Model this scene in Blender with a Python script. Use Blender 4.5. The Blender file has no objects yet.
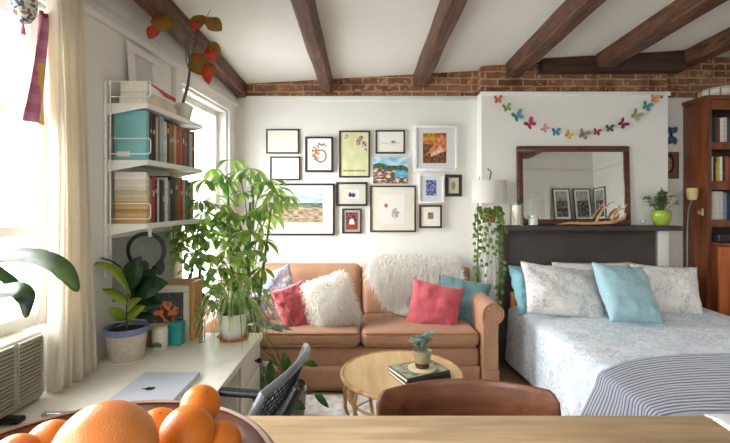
import bpy, bmesh, math, random
from mathutils import Vector, Matrix, noise
R = random.Random(7)
PI = math.pi
S = bpy.context.scene
COL = S.collection
F, HX, HY, CZ = 430.0, 365.0, 202.0, 1.35

def P(px, py, Y):
    return Vector(((px-HX)/F*Y, Y, CZ-(py-HY)/F*Y))
def xw(y):                       # left wall is not square to the back wall
    return -1.339+0.0488*y
def ceil_z(x, y):
    return 2.395+.057*(x+1.152)-.028*(y-3.836)
def lin(c):
    if isinstance(c, str):
        c = c.lstrip('#'); c = tuple(int(c[i:i+2], 16)/255 for i in (0, 2, 4))
    return tuple((v/12.92 if v <= .04045 else ((v+.055)/1.055)**2.4) for v in c[:3])+(1,)

# ------------------------------------------------------------- materials
MATS = {}
def newmat(name):
    m = bpy.data.materials.new(name); m.use_nodes = True
    nt = m.node_tree; nt.nodes.clear()
    out = nt.nodes.new('ShaderNodeOutputMaterial'); b = nt.nodes.new('ShaderNodeBsdfPrincipled')
    nt.links.new(b.outputs[0], out.inputs[0])
    return m, nt, b
def N(nt, t, **kw):
    n = nt.nodes.new(t)
    for k, v in kw.items():
        if k in n.inputs.keys(): n.inputs[k].default_value = v
        else: setattr(n, k, v)
    return n
def coords(nt, scale=(1, 1, 1), kind='Object'):
    tc = N(nt, 'ShaderNodeTexCoord'); mp = N(nt, 'ShaderNodeMapping'); mp.inputs['Scale'].default_value = scale
    nt.links.new(tc.outputs[kind], mp.inputs[0]); return mp.outputs[0]
def ramp(nt, fac, stops, interp='LINEAR'):
    r = N(nt, 'ShaderNodeValToRGB'); r.color_ramp.interpolation = interp
    e = r.color_ramp.elements
    while len(e) > 1: e.remove(e[-1])
    e[0].position, e[0].color = stops[0][0], lin(stops[0][1])
    for p, c in stops[1:]:
        q = e.new(p); q.color = lin(c)
    nt.links.new(fac, r.inputs[0]); return r.outputs[0]
def bump(nt, b, h, strength, dist=.01):
    n = N(nt, 'ShaderNodeBump'); n.inputs['Strength'].default_value = strength; n.inputs['Distance'].default_value = dist
    nt.links.new(h, n.inputs['Height']); nt.links.new(n.outputs[0], b.inputs['Normal'])
def mat(name, c, rough=.6, metal=0, var=.06, vs=8, bmp=0, bs=60, sheen=0, sub=0, spec=.5, c2=None, scale=(1, 1, 1)):
    if name in MATS: return MATS[name]
    m, nt, b = newmat(name)
    co = coords(nt, scale)
    n = N(nt, 'ShaderNodeTexNoise'); n.inputs['Scale'].default_value = vs; n.inputs['Detail'].default_value = 4
    nt.links.new(co, n.inputs[0])
    base = lin(c)
    if isinstance(c, str):
        cc = c.lstrip('#'); rgb = [int(cc[i:i+2], 16)/255 for i in (0, 2, 4)]
    else: rgb = list(c)
    if c2 is None:
        lo = tuple(max(0, v*(1-var)) for v in rgb); hi = tuple(min(1, v*(1+var)) for v in rgb)
    else:
        lo, hi = c, c2
    col = ramp(nt, n.outputs[0], [(.3, lo), (.7, hi)])
    nt.links.new(col, b.inputs['Base Color'])
    b.inputs['Roughness'].default_value = rough; b.inputs['Metallic'].default_value = metal
    b.inputs['Specular IOR Level'].default_value = spec
    if sheen: b.inputs['Sheen Weight'].default_value = sheen
    if sub:
        b.inputs['Subsurface Weight'].default_value = sub; b.inputs['Subsurface Radius'].default_value = (.02, .01, .005)
    if bmp:
        n2 = N(nt, 'ShaderNodeTexNoise'); n2.inputs['Scale'].default_value = bs; n2.inputs['Detail'].default_value = 5
        nt.links.new(co, n2.inputs[0]); bump(nt, b, n2.outputs[0], bmp)
    MATS[name] = m
    return m
def wood(name, c1, c2, scale=(1, 8, 8), rough=.45, dist=3, ns=2.0, bmp=.15, coat=0):
    if name in MATS: return MATS[name]
    m, nt, b = newmat(name)
    co = coords(nt, scale)
    n = N(nt, 'ShaderNodeTexNoise'); n.inputs['Scale'].default_value = ns; n.inputs['Detail'].default_value = 8; n.inputs['Distortion'].default_value = dist*.3
    nt.links.new(co, n.inputs[0])
    nt.links.new(ramp(nt, n.outputs[0], [(.32, c1), (.68, c2)]), b.inputs['Base Color'])
    b.inputs['Roughness'].default_value = rough
    if coat: b.inputs['Coat Weight'].default_value = coat
    bump(nt, b, n.outputs[0], bmp)
    MATS[name] = m; return m
def leafmat(name, c, c2, rough=.35):
    if name in MATS: return MATS[name]
    m, nt, b = newmat(name)
    n = N(nt, 'ShaderNodeTexNoise'); n.inputs['Scale'].default_value = 14
    nt.links.new(coords(nt), n.inputs[0])
    col = ramp(nt, n.outputs[0], [(.35, c), (.65, c2)])
    nt.links.new(col, b.inputs['Base Color']); b.inputs['Roughness'].default_value = rough
    tr = N(nt, 'ShaderNodeBsdfTranslucent'); mx = N(nt, 'ShaderNodeMixShader'); mx.inputs[0].default_value = .48
    nt.links.new(col, tr.inputs[0]); nt.links.new(b.outputs[0], mx.inputs[1]); nt.links.new(tr.outputs[0], mx.inputs[2])
    out = [q for q in nt.nodes if q.type == 'OUTPUT_MATERIAL'][0]
    nt.links.new(mx.outputs[0], out.inputs[0])
    MATS[name] = m; return m
def glassmat(name='clear_glass', tint=(1, 1, 1), gl=.08):
    if name in MATS: return MATS[name]
    m = bpy.data.materials.new(name); m.use_nodes = True; nt = m.node_tree; nt.nodes.clear()
    out = N(nt, 'ShaderNodeOutputMaterial'); t = N(nt, 'ShaderNodeBsdfTransparent'); g = N(nt, 'ShaderNodeBsdfGlossy')
    t.inputs[0].default_value = tint+(1,); g.inputs['Roughness'].default_value = .02
    fr = N(nt, 'ShaderNodeLayerWeight'); fr.inputs[0].default_value = .25
    ml = N(nt, 'ShaderNodeMath', operation='MULTIPLY_ADD'); ml.inputs[1].default_value = .6; ml.inputs[2].default_value = gl*.4
    nt.links.new(fr.outputs['Fresnel'], ml.inputs[0])
    mx = N(nt, 'ShaderNodeMixShader'); nt.links.new(ml.outputs[0], mx.inputs[0])
    nt.links.new(t.outputs[0], mx.inputs[1]); nt.links.new(g.outputs[0], mx.inputs[2]); nt.links.new(mx.outputs[0], out.inputs[0])
    MATS[name] = m; return m
def colmat(name='printed_paper', rough=.6):
    if name in MATS: return MATS[name]
    m, nt, b = newmat(name)
    a = N(nt, 'ShaderNodeVertexColor'); a.layer_name = 'Col'
    nt.links.new(a.outputs[0], b.inputs['Base Color']); b.inputs['Roughness'].default_value = rough
    MATS[name] = m; return m
def pattern(name, base, inks, scale=10, rough=.85, thr=.06, sheen=.2, kind='Object', bmp=.2):
    """cloth with branching printed line work: distorted voronoi edges kept only in patches"""
    if name in MATS: return MATS[name]
    m, nt, b = newmat(name)
    co = coords(nt, kind=kind)
    nz = N(nt, 'ShaderNodeTexNoise'); nz.inputs['Scale'].default_value = scale*.8; nz.inputs['Detail'].default_value = 3
    nt.links.new(co, nz.inputs[0])
    vm = N(nt, 'ShaderNodeVectorMath', operation='MULTIPLY_ADD'); vm.inputs[1].default_value = (.25*6/scale,)*3
    nt.links.new(nz.outputs['Color'], vm.inputs[0]); nt.links.new(co, vm.inputs[2])
    cur = None; prev = lin(base)
    src = None
    for i, (ink, sc, t, patch) in enumerate(inks):
        v = N(nt, 'ShaderNodeTexVoronoi', feature='DISTANCE_TO_EDGE'); v.inputs['Scale'].default_value = scale*sc
        nt.links.new(vm.outputs[0], v.inputs['Vector'])
        lt = N(nt, 'ShaderNodeMath', operation='LESS_THAN'); lt.inputs[1].default_value = t
        nt.links.new(v.outputs['Distance'], lt.inputs[0])
        n2 = N(nt, 'ShaderNodeTexNoise', noise_dimensions='4D'); n2.inputs['Scale'].default_value = scale*.55; n2.inputs['W'].default_value = i*3.7
        nt.links.new(co, n2.inputs[0])
        gt = N(nt, 'ShaderNodeMath', operation='GREATER_THAN'); gt.inputs[1].default_value = patch
        nt.links.new(n2.outputs[0], gt.inputs[0])
        ml = N(nt, 'ShaderNodeMath', operation='MULTIPLY'); nt.links.new(lt.outputs[0], ml.inputs[0]); nt.links.new(gt.outputs[0], ml.inputs[1])
        mx = N(nt, 'ShaderNodeMix', data_type='RGBA'); nt.links.new(ml.outputs[0], mx.inputs['Factor'])
        if src is None: mx.inputs[6].default_value = prev
        else: nt.links.new(src, mx.inputs[6])
        mx.inputs[7].default_value = lin(ink); src = mx.outputs[2]
    nt.links.new(src, b.inputs['Base Color']); b.inputs['Roughness'].default_value = rough; b.inputs['Sheen Weight'].default_value = sheen
    n3 = N(nt, 'ShaderNodeTexNoise'); n3.inputs['Scale'].default_value = 18; n3.inputs['Detail'].default_value = 3
    nt.links.new(co, n3.inputs[0]); bump(nt, b, n3.outputs[0], bmp, .02)
    MATS[name] = m; return m
def brickmat():
    m, nt, b = newmat('old_brick')
    tc = N(nt, 'ShaderNodeTexCoord'); sp = N(nt, 'ShaderNodeSeparateXYZ'); cb = N(nt, 'ShaderNodeCombineXYZ')
    nt.links.new(tc.outputs['Object'], sp.inputs[0]); nt.links.new(sp.outputs[0], cb.inputs[0]); nt.links.new(sp.outputs[2], cb.inputs[1])
    nz = N(nt, 'ShaderNodeTexNoise'); nz.inputs['Scale'].default_value = 9; nt.links.new(tc.outputs['Object'], nz.inputs[0])
    vm = N(nt, 'ShaderNodeVectorMath', operation='MULTIPLY_ADD'); vm.inputs[1].default_value = (.022,)*3
    nt.links.new(nz.outputs['Color'], vm.inputs[0]); nt.links.new(cb.outputs[0], vm.inputs[2])
    br = N(nt, 'ShaderNodeTexBrick'); br.inputs['Scale'].default_value = 1; br.inputs['Brick Width'].default_value = .215; br.inputs['Row Height'].default_value = .062
    br.inputs['Mortar Size'].default_value = .007; br.inputs['Mortar Smooth'].default_value = .3
    br.inputs['Color1'].default_value = lin('#9c6e50'); br.inputs['Color2'].default_value = lin('#774d36'); br.inputs['Mortar'].default_value = lin('#bfa27c')
    nt.links.new(vm.outputs[0], br.inputs['Vector'])
    n2 = N(nt, 'ShaderNodeTexNoise'); n2.inputs['Scale'].default_value = 5; n2.inputs['Detail'].default_value = 8; nt.links.new(tc.outputs['Object'], n2.inputs[0])
    col = ramp(nt, n2.outputs[0], [(.3, '#c99c78'), (.5, '#ffffff'), (.68, '#8d7a6c')])
    mx = N(nt, 'ShaderNodeMix', data_type='RGBA', blend_type='MULTIPLY'); mx.inputs['Factor'].default_value = .75
    nt.links.new(br.outputs['Color'], mx.inputs[6]); nt.links.new(col, mx.inputs[7])
    n4 = N(nt, 'ShaderNodeTexNoise'); n4.inputs['Scale'].default_value = 24; n4.inputs['Detail'].default_value = 5; nt.links.new(tc.outputs['Object'], n4.inputs[0])
    smear = N(nt, 'ShaderNodeMath', operation='GREATER_THAN'); smear.inputs[1].default_value = .60; nt.links.new(n4.outputs[0], smear.inputs[0])
    mx2 = N(nt, 'ShaderNodeMix', data_type='RGBA'); nt.links.new(smear.outputs[0], mx2.inputs['Factor'])
    nt.links.new(mx.outputs[2], mx2.inputs[6]); mx2.inputs[7].default_value = lin('#a78868')
    nt.links.new(mx2.outputs[2], b.inputs['Base Color']); b.inputs['Roughness'].default_value = .9
    ad = N(nt, 'ShaderNodeMath', operation='SUBTRACT'); nt.links.new(n2.outputs[0], ad.inputs[0]); nt.links.new(br.outputs['Fac'], ad.inputs[1])
    bump(nt, b, ad.outputs[0], .8, .012)
    return m

# ------------------------------------------------------------- mesh builder
def wloc(o):
    v = Vector((0, 0, 0))
    while o is not None:
        v = v+o.location; o = o.parent
    return v
def tag(o, label=None, cat=None, group=None, kind=None):
    if label: o['label'] = label
    if cat: o['category'] = cat
    if group: o['group'] = group
    if kind: o['kind'] = kind
    return o
def thing(name, label, cat, loc=(0, 0, 0), rot=(0, 0, 0), group=None):
    o = bpy.data.objects.new(name, None); COL.objects.link(o); o.empty_display_size = .05
    o.location = loc; o.rotation_euler = rot
    return tag(o, label, cat, group)

class MB:
    def __init__(s): s.bm = bmesh.new(); s.cols = None; s.uvs = None
    def v(s, p): return s.bm.verts.new(p)
    def f(s, vs):
        try: return s.bm.faces.new(vs)
        except ValueError: return None
    def box(s, x0, x1, y0, y1, z0, z1, bev=0, seg=2):
        b2 = bmesh.new()
        vs = [b2.verts.new((x, y, z)) for x in (x0, x1) for y in (y0, y1) for z in (z0, z1)]
        for q in ((0, 1, 3, 2), (4, 6, 7, 5), (0, 4, 5, 1), (2, 3, 7, 6), (0, 2, 6, 4), (1, 5, 7, 3)):
            b2.faces.new([vs[i] for i in q])
        if bev: bmesh.ops.bevel(b2, geom=b2.edges[:]+b2.verts[:], offset=bev, segments=seg, profile=.5, affect='EDGES')
        s.merge(b2); return s
    def merge(s, b2, M=None):
        if M is not None: bmesh.ops.transform(b2, matrix=M, verts=b2.verts)
        mp = {v: s.bm.verts.new(v.co) for v in b2.verts}
        for fc in b2.faces:
            nf = s.bm.faces.new([mp[v] for v in fc.verts]); nf.smooth = fc.smooth
        b2.free()
    def obox(s, c, size, rot=(0, 0, 0), bev=0):
        t = MB(); hx, hy, hz = [q/2 for q in size]; t.box(-hx, hx, -hy, hy, -hz, hz, bev)
        from mathutils import Euler
        s.merge(t.bm, Matrix.Translation(c) @ Euler(rot).to_matrix().to_4x4()); return s
    def soft(s, c, h, r, crown=0, n=8, puff=0):
        """rounded box; crown lifts the top, puff swells the sides"""
        def ax(hh):
            t = min(.95, r/hh)
            inner = 1-t
            a = [inner+t*(1-math.cos(k/4*PI/2))*1.0 for k in range(5)]
            a = [inner+t*k/4 for k in range(5)]
            mid = [-inner+2*inner*k/n for k in range(1, n)]
            return [-q for q in reversed(a)]+mid+a
        A = [ax(q) for q in h]
        cache = {}
        def pt(x, y, z):
            k = (round(x, 5), round(y, 5), round(z, 5))
            if k in cache: return cache[k]
            p = Vector((x*h[0], y*h[1], z*h[2]))
            i = Vector([max(-(h[a]-r), min(h[a]-r, p[a])) for a in range(3)])
            d = p-i
            if d.length > 1e-9:
                m = max(abs(q) for q in d); 
                d = d.normalized()*m if m < r*.999 else d.normalized()*r
            p = i+d
            if crown: p.z += crown*(1-x*x)*(1-y*y)*(1 if z > 0 else -.2)
            if puff: p.y += puff*(1-x*x)*(1-z*z)*(1 if y > 0 else -1)
            cache[k] = s.v((c[0]+p.x, c[1]+p.y, c[2]+p.z)); return cache[k]
        for a in range(3):
            u, w = [(1, 2), (0, 2), (0, 1)][a]
            for sg in (-1, 1):
                U, W = A[u], A[w]
                for i in range(len(U)-1):
                    for j in range(len(W)-1):
                        q = []
                        for (ii, jj) in ((i, j), (i+1, j), (i+1, j+1), (i, j+1)):
                            t = [0, 0, 0]; t[a] = sg; t[u] = U[ii]; t[w] = W[jj]; q.append(pt(*t))
                        if len(set(q)) > 2: s.f(list(dict.fromkeys(q)))
        return s
    def tube(s, pts, r, n=8, cap=True, flat=1.0):
        pts = [Vector(p) for p in pts]
        rr = r if isinstance(r, (list, tuple)) else [r]*len(pts)
        rings = []; up = None
        for i, p in enumerate(pts):
            d = (pts[min(i+1, len(pts)-1)]-pts[max(i-1, 0)]).normalized()
            if up is None: up = Vector((0, 0, 1)) if abs(d.z) < .9 else Vector((1, 0, 0))
            a = d.cross(up)
            if a.length < 1e-4: a = d.cross(Vector((0, 1, 0)))
            a.normalize(); b = a.cross(d).normalized(); up = b
            rings.append([s.v(p+(a*math.cos(2*PI*k/n)+b*math.sin(2*PI*k/n)*flat)*rr[i]) for k in range(n)])
        for i in range(len(rings)-1):
            for k in range(n): s.f([rings[i][k], rings[i][(k+1) % n], rings[i+1][(k+1) % n], rings[i+1][k]])
        if cap: s.f(rings[0]); s.f(list(reversed(rings[-1])))
        return s
    def ring(s, c, R_, r, axis='z', n=32, m=8, sq=1):
        pts = []
        for k in range(n):
            a = 2*PI*k/n; ca, sa = math.cos(a)*R_, math.sin(a)*R_*sq
            pts.append((ca, sa, 0) if axis == 'z' else ((ca, 0, sa) if axis == 'y' else (0, ca, sa)))
        vs = []
        for k in range(n):
            p = Vector(pts[k]); o = p.normalized(); ax = Vector((0, 0, 1)) if axis == 'z' else (Vector((0, 1, 0)) if axis == 'y' else Vector((1, 0, 0)))
            vs.append([s.v(Vector(c)+p+(o*math.cos(2*PI*j/m)+ax*math.sin(2*PI*j/m))*r) for j in range(m)])
        for k in range(n):
            for j in range(m): s.f([vs[k][j], vs[(k+1) % n][j], vs[(k+1) % n][(j+1) % m], vs[k][(j+1) % m]])
        return s
    def lathe(s, c, prof, n=32, closed=False):
        rings = []
        for (r, z) in prof:
            if r < 1e-5: rings.append([s.v((c[0], c[1], c[2]+z))]*n)
            else: rings.append([s.v((c[0]+r*math.cos(2*PI*k/n), c[1]+r*math.sin(2*PI*k/n), c[2]+z)) for k in range(n)])
        idx = list(range(len(rings)-1))
        prs = [(rings[i], rings[i+1]) for i in idx]
        if closed: prs.append((rings[-1], rings[0]))
        for a, b in prs:
            for k in range(n):
                q = list(dict.fromkeys([a[k], a[(k+1) % n], b[(k+1) % n], b[k]]))
                if len(q) > 2: s.f(q)
        return s
    def ball(s, c, r, sc=(1, 1, 1), seg=24, rings=16, jit=0, dimple=0):
        rows = []
        for i in range(rings+1):
            th = PI*i/rings
            if i in (0, rings):
                rr = 1-(dimple if i == 0 else dimple*.6)
                rows.append([s.v((c[0], c[1], c[2]+r*rr*math.cos(th)*sc[2]))]*seg); continue
            row = []
            for k in range(seg):
                ph = 2*PI*k/seg; d = Vector((math.sin(th)*math.cos(ph), math.sin(th)*math.sin(ph), math.cos(th)))
                q = r*(1+jit*noise.noise(d*2+Vector(c)*9))
                if dimple: q *= 1-dimple*math.exp(-(th/.28)**2)-dimple*.6*math.exp(-((PI-th)/.25)**2)
                row.append(s.v((c[0]+q*d.x*sc[0], c[1]+q*d.y*sc[1], c[2]+q*d.z*sc[2])))
            rows.append(row)
        for i in range(rings):
            for k in range(seg):
                q = list(dict.fromkeys([rows[i][k], rows[i+1][k], rows[i+1][(k+1) % seg], rows[i][(k+1) % seg]]))
                if len(q) > 2: s.f(q)
        return s
    def grid(s, fn, nu, nv, close=False):
        vs = [[s.v(fn(i/nu, j/nv)) for j in range(nv+1)] for i in range(nu+1)]
        fs = []
        for i in range(nu):
            for j in range(nv):
                fc = s.f([vs[i][j], vs[i+1][j], vs[i+1][j+1], vs[i][j+1]]); fs.append((fc, i, j))
        s.uvinfo = (nu, nv, fs)
        return vs
    def prism(s, poly, y0, y1, axis='y'):
        def q(a, b, t): return (a, t, b) if axis == 'y' else ((t, a, b) if axis == 'x' else (a, b, t))
        A = [s.v(q(a, b, y0)) for a, b in poly]; B = [s.v(q(a, b, y1)) for a, b in poly]
        s.f(A); s.f(list(reversed(B)))
        for i in range(len(poly)): s.f([A[i], A[(i+1) % len(poly)], B[(i+1) % len(poly)], B[i]])
        return s
    def leaf(s, a, b, w, droop=.15, up=None, n=6, fold=.15, shape=.5, tip=1.0, wave=0):
        """blade from a to b, w full width, arched upward by droop*length, widest at `shape`"""
        a, b = Vector(a), Vector(b); d = b-a; L = d.length
        if L < 1e-5: return s
        u = Vector(up) if up is not None else Vector((0, 0, 1))
        side = d.cross(u)
        if side.length < 1e-4: side = d.cross(Vector((0, 1, 0)))
        side.normalize(); nrm = side.cross(d).normalized()
        L0, M0, R0 = [], [], []
        for i in range(n+1):
            t = i/n
            c = a+d*t+nrm*(droop*L*4*t*(1-t))
            x = t**(math.log(.5)/math.log(shape))
            ww = w*.5*max(.02, math.sin(PI*min(1, x)))**.8
            if t == 1: ww = w*.01
            wv = wave*w*math.sin(t*9+w*90)
            L0.append(s.v(c-side*ww+nrm*(fold*ww+wv))); M0.append(s.v(c)); R0.append(s.v(c+side*ww+nrm*(fold*ww-wv)))
        for i in range(n):
            s.f([L0[i], L0[i+1], M0[i+1], M0[i]]); s.f([M0[i], M0[i+1], R0[i+1], R0[i]])
        return s
    def blade(s, p, d, L, w, g=.5):
        p = Vector(p); d = Vector(d).normalized(); sd = d.cross(Vector((R.uniform(-1, 1), R.uniform(-1, 1), R.uniform(-1, 1))))
        if sd.length < 1e-3: return
        sd.normalize(); m = p+d*L*.5; e = p+d*L+Vector((0, 0, -g*L))
        a, b, c2, d2, t = s.v(p-sd*w), s.v(p+sd*w), s.v(m+sd*w*.8), s.v(m-sd*w*.8), s.v(e)
        s.f([a, b, c2, d2]); s.f([d2, c2, t])
    def build(s, name, m, parent=None, smooth=True, local=False, wall=False, origin=None, solid=0, sub=0, bev=0, ang=40, recalc=True):
        if wall:
            for v in s.bm.verts: v.co.x += xw(v.co.y)
        if recalc: bmesh.ops.recalc_face_normals(s.bm, faces=s.bm.faces)
        off = Vector((0, 0, 0)); loc = Vector((0, 0, 0))
        if not local:
            if parent is not None: off = wloc(parent)
            else:
                if origin is None:
                    xs = [v.co.x for v in s.bm.verts]; ys = [v.co.y for v in s.bm.verts]; zs = [v.co.z for v in s.bm.verts]
                    origin = Vector(((min(xs)+max(xs))/2, (min(ys)+max(ys))/2, min(zs)))
                off = loc = Vector(origin)
            for v in s.bm.verts: v.co -= off
        me = bpy.data.meshes.new(name)
        if smooth:
            for fc in s.bm.faces: fc.smooth = True
        s.bm.to_mesh(me); s.bm.free()
        if smooth: me.set_sharp_from_angle(angle=math.radians(ang))
        o = bpy.data.objects.new(name, me); COL.objects.link(o)
        if m: me.materials.append(m)
        if parent is not None: o.parent = parent
        else: o.location = loc
        if solid: md = o.modifiers.new('thick', 'SOLIDIFY'); md.thickness = solid; md.offset = 0
        if sub: md = o.modifiers.new('sub', 'SUBSURF'); md.levels = sub; md.render_levels = sub
        if bev: md = o.modifiers.new('bev', 'BEVEL'); md.width = bev; md.segments = 2
        return o
def addcol(o, fn):
    """colour attribute per face; fn(face centre in local space, index)"""
    me = o.data; ca = me.color_attributes.new('Col', 'BYTE_COLOR', 'CORNER')
    for p in me.polygons:
        c = lin(fn(p.center, p.index))
        for li in p.loop_indices: ca.data[li].color = c
def adduv(o, fn):
    me = o.data; uv = me.uv_layers.new(name='UVMap')
    for l in me.loops:
        uv.data[l.index].uv = fn(me.vertices[l.vertex_index].co)
def struct(o): o['kind'] = 'structure'; return o
def simple(mb, name, m, label, cat, group=None, **kw):
    return tag(mb.build(name, m, **kw), label, cat, group)

# ------------------------------------------------------------- palette
M_wall = mat('white_wall_paint', '#eeece4', .75, var=.01, vs=3, bmp=.05, bs=120)
M_trim = mat('white_gloss_trim', '#eeece5', .45, var=.015)
M_ceil = mat('ceiling_paint', '#e2dfd6', .85, var=.02, vs=1.5)
M_beam = wood('dark_beam_wood', '#2d1b11', '#74492e', (16, 2.0, 16), .55, 4, 1.8, .9)
M_brick = brickmat()
M_white = mat('white_metal', '#efeee9', .4, var=.01)
M_black = mat('black_paint', '#1b1a19', .4, var=.05)
M_dark = mat('dark_frame', '#2c2724', .4, var=.1)
M_glass = glassmat()
M_soil = mat('potting_soil', '#2e2118', .95, var=.3, vs=60, bmp=.8, bs=90)
M_paper = mat('paper_pages', '#e8e2d0', .8, var=.04, vs=40)
M_mat = mat('mat_board', '#f1efe6', .8, var=.01)
M_print = colmat()
M_metal = mat('brushed_metal', '#a9abad', .35, metal=.9, var=.05)
M_chrome = mat('satin_silver', '#c9ccd0', .35, metal=.55, var=.02)

# ------------------------------------------------------------- room shell
YB = 3.836; YR = -1.7; XR = 4.8; YBR = 3.69
fm, fnt, fb = newmat('oak_floor_boards')
co = coords(fnt)
br = N(fnt, 'ShaderNodeTexBrick'); br.inputs['Scale'].default_value = 1; br.inputs['Brick Width'].default_value = 1.1; br.inputs['Row Height'].default_value = .09; br.inputs['Mortar Size'].default_value = .002
br.inputs['Color1'].default_value = lin('#94806a'); br.inputs['Color2'].default_value = lin('#80694f'); br.inputs['Mortar'].default_value = lin('#3a281b')
fnt.links.new(co, br.inputs[0]); fnt.links.new(br.outputs[0], fb.inputs[0]); fb.inputs['Roughness'].default_value = .4
struct(MB().box(-1.7, XR+.1, YR-.1, YB+.1, -.08, 0).build('floor', fm, smooth=False))
def wallpieces(mb, openings, u0, u1, z0, z1, add):
    """openings: (ua,ub,za,zb) sorted; add(ua,ub,za,zb)"""
    cur = u0
    for (a, b, c, d) in openings:
        if a > cur: add(cur, a, z0, z1)
        add(a, b, z0, c); add(a, b, d, z1); cur = b
    add(cur, u1, z0, z1)
WIN = [(-1.2, .15, .60, 2.06), (.62, 1.76, .60, 2.12), (2.78, 3.62, .50, 2.12)]  # first opening is unseen, added behind the camera to light the desk side
mb = MB(); wallpieces(mb, WIN, YR, YB+.1, 0, 2.75, lambda a, b, c, d: mb.box(-.16, 0, a, b, c, d))
struct(mb.build('wall_left', M_wall, wall=True, smooth=False))
struct(MB().box(-1.35, XR+.1, YB, YB+.12, 0, 2.95).build('wall_back', M_wall, smooth=False))
struct(MB().box(XR, XR+.12, YR, YB, 0, 3.1).build('wall_right', M_wall, smooth=False))
FILL_WIN = [(-.9, -.2, 1.0, 2.2), (1.0, 1.9, 1.0, 2.1)]  # unseen rear openings, added to let in frontal fill light
mb = MB(); wallpieces(mb, FILL_WIN, -1.6, XR+.1, 0, 3.1, lambda a, b, c, d: mb.box(a, b, YR-.12, YR, c, d))
struct(mb.build('wall_rear', M_wall, smooth=False))
# sloping ceiling
mb = MB()
cs = [(-1.7, YR-.15), (XR+.15, YR-.15), (XR+.15, YB+.15), (-1.7, YB+.15)]
A = [mb.v((x, y, ceil_z(x, y))) for x, y in cs]; B = [mb.v((x, y, ceil_z(x, y)+.08)) for x, y in cs]
mb.f(A); mb.f(B)
for i in range(4): mb.f([A[i], A[(i+1) % 4], B[(i+1) % 4], B[i]])
struct(mb.build('ceiling', M_ceil, smooth=False))
# brick band above the white back wall
mb = MB(); z0 = 2.296
poly = [(-1.16, z0), (1.0, z0), (1.0, ceil_z(1.0, YB)), (-1.16, ceil_z(-1.16, YB))]
mb.prism(poly, YB-.012, YB+.01)
poly = [(2.6, 2.28), (XR, 2.28), (XR, ceil_z(XR, YB)), (2.6, ceil_z(2.6, YB))]
mb.prism(poly, YB-.012, YB+.01)
struct(mb.build('trim_1', M_brick, smooth=False))
# chimney breast
BX0, BX1 = 1.0, 2.60
struct(MB().box(BX0, BX1, YBR, YB, 0, CZ+110/F*YBR).build('wall_chimney', M_wall, smooth=False))
zc = CZ+110/F*YBR
poly = [(BX0, zc), (BX1, zc), (BX1, ceil_z(BX1, YBR)), (BX0, ceil_z(BX0, YBR))]
struct(MB().prism(poly, YBR+.01, YB-.013).build('trim_2', M_brick, smooth=False))
struct(MB().box(BX0-.012, BX1+.012, YBR-.02, YBR+.0, zc-.035, zc, .004).build('trim_3', M_trim))     # thin cap moulding
struct(MB().box(-1.15, .985, YB-.014, YB-.0005, 2.245, 2.294, .004).build('trim_4', M_trim))
mb = MB(); mb.box(.001, .035, YR, YB-.02, 2.19, 2.225, .006); mb.box(.001, .02, YR, YB-.02, 2.225, 2.27, .004)
struct(mb.build('trim_5', M_trim, wall=True))
struct(MB().box(-1.13, BX0, YB-.016, YB-.0005, .0, .14, .004).build('baseboard_back', M_trim))
struct(MB().box(.0005, .016, YR, YB-.02, .0, .14, .004).build('baseboard_left', M_trim, wall=True))

# windows
def window(i, o, wallside=True, sash_mid=None):
    a, b, c, d = o
    root = bpy.data.objects.new('window_%d' % i, None); COL.objects.link(root); root['kind'] = 'structure'
    if wallside:
        root.location = (xw((a+b)/2), (a+b)/2, c)
        def B(m_, u0, u1, v0, v1, z0_, z1_, bv=.004): m_.box(v0, v1, u0, u1, z0_, z1_, bv)
    else:
        root.location = ((a+b)/2, YR, c)
        def B(m_, u0, u1, v0, v1, z0_, z1_, bv=.004): m_.box(u0, u1, YR+v0, YR+v1, z0_, z1_, bv)
    kw = dict(parent=root, wall=wallside)
    m1 = MB(); t = .085
    B(m1, a-t, a, .001, .025, c-.02, d+t); B(m1, b, b+t, .001, .025, c-.02, d+t); B(m1, a, b, .001, .025, d, d+t)
    B(m1, a-.001, a+.02, -.15, .001, c, d); B(m1, b-.02, b+.001, -.15, .001, c, d); B(m1, a, b, -.15, .001, d-.02, d)
    m1.build('casing', M_trim, **kw)
    m2 = MB(); B(m2, a-t-.02, b+t+.02, .001, .05, c-.045, c-.02); B(m2, a, b, -.15, .02, c-.02, c+.003)
    m2.build('sill', M_trim, **kw)
    mid = sash_mid or (c+d)/2
    for (nm, z0_, z1_, v) in (('upper_sash', mid-.02, d-.02, -.10), ('lower_sash', c+.003+(.26 if i == 1 else 0), mid+.025, -.065)):
        m3 = MB(); w = .045
        B(m3, a+.02, a+.02+w, v, v+.033, z0_, z1_); B(m3, b-.02-w, b-.02, v, v+.033, z0_, z1_)
        B(m3, a+.02+w, b-.02-w, v, v+.033, z0_, z0_+w*1.2); B(m3, a+.02+w, b-.02-w, v, v+.033, z1_-w, z1_)
        if i == 1 and nm == 'lower_sash': B(m3, a+.02+w, b-.02-w, v+.002, v+.031, 1.22, 1.26)
        sh = m3.build(nm, M_trim, **kw)
        m4 = MB(); B(m4, a+.02+w, b-.02-w, v+.014, v+.018, z0_+w, z1_-w, 0)
        m4.build('pane', M_glass, parent=sh, wall=wallside, smooth=False)
    return root
w1 = window(1, WIN[1], sash_mid=1.69); window(2, WIN[2]); window(5, WIN[0])  # the last is the added fill window, out of view
MB().box(-.11, -.09, .64, 1.74, .603, .60+.262).build('filler_panel', M_white, parent=w1, wall=True)
window(3, FILL_WIN[0], False); window(4, FILL_WIN[1], False)  # both added behind the camera for fill daylight

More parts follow.
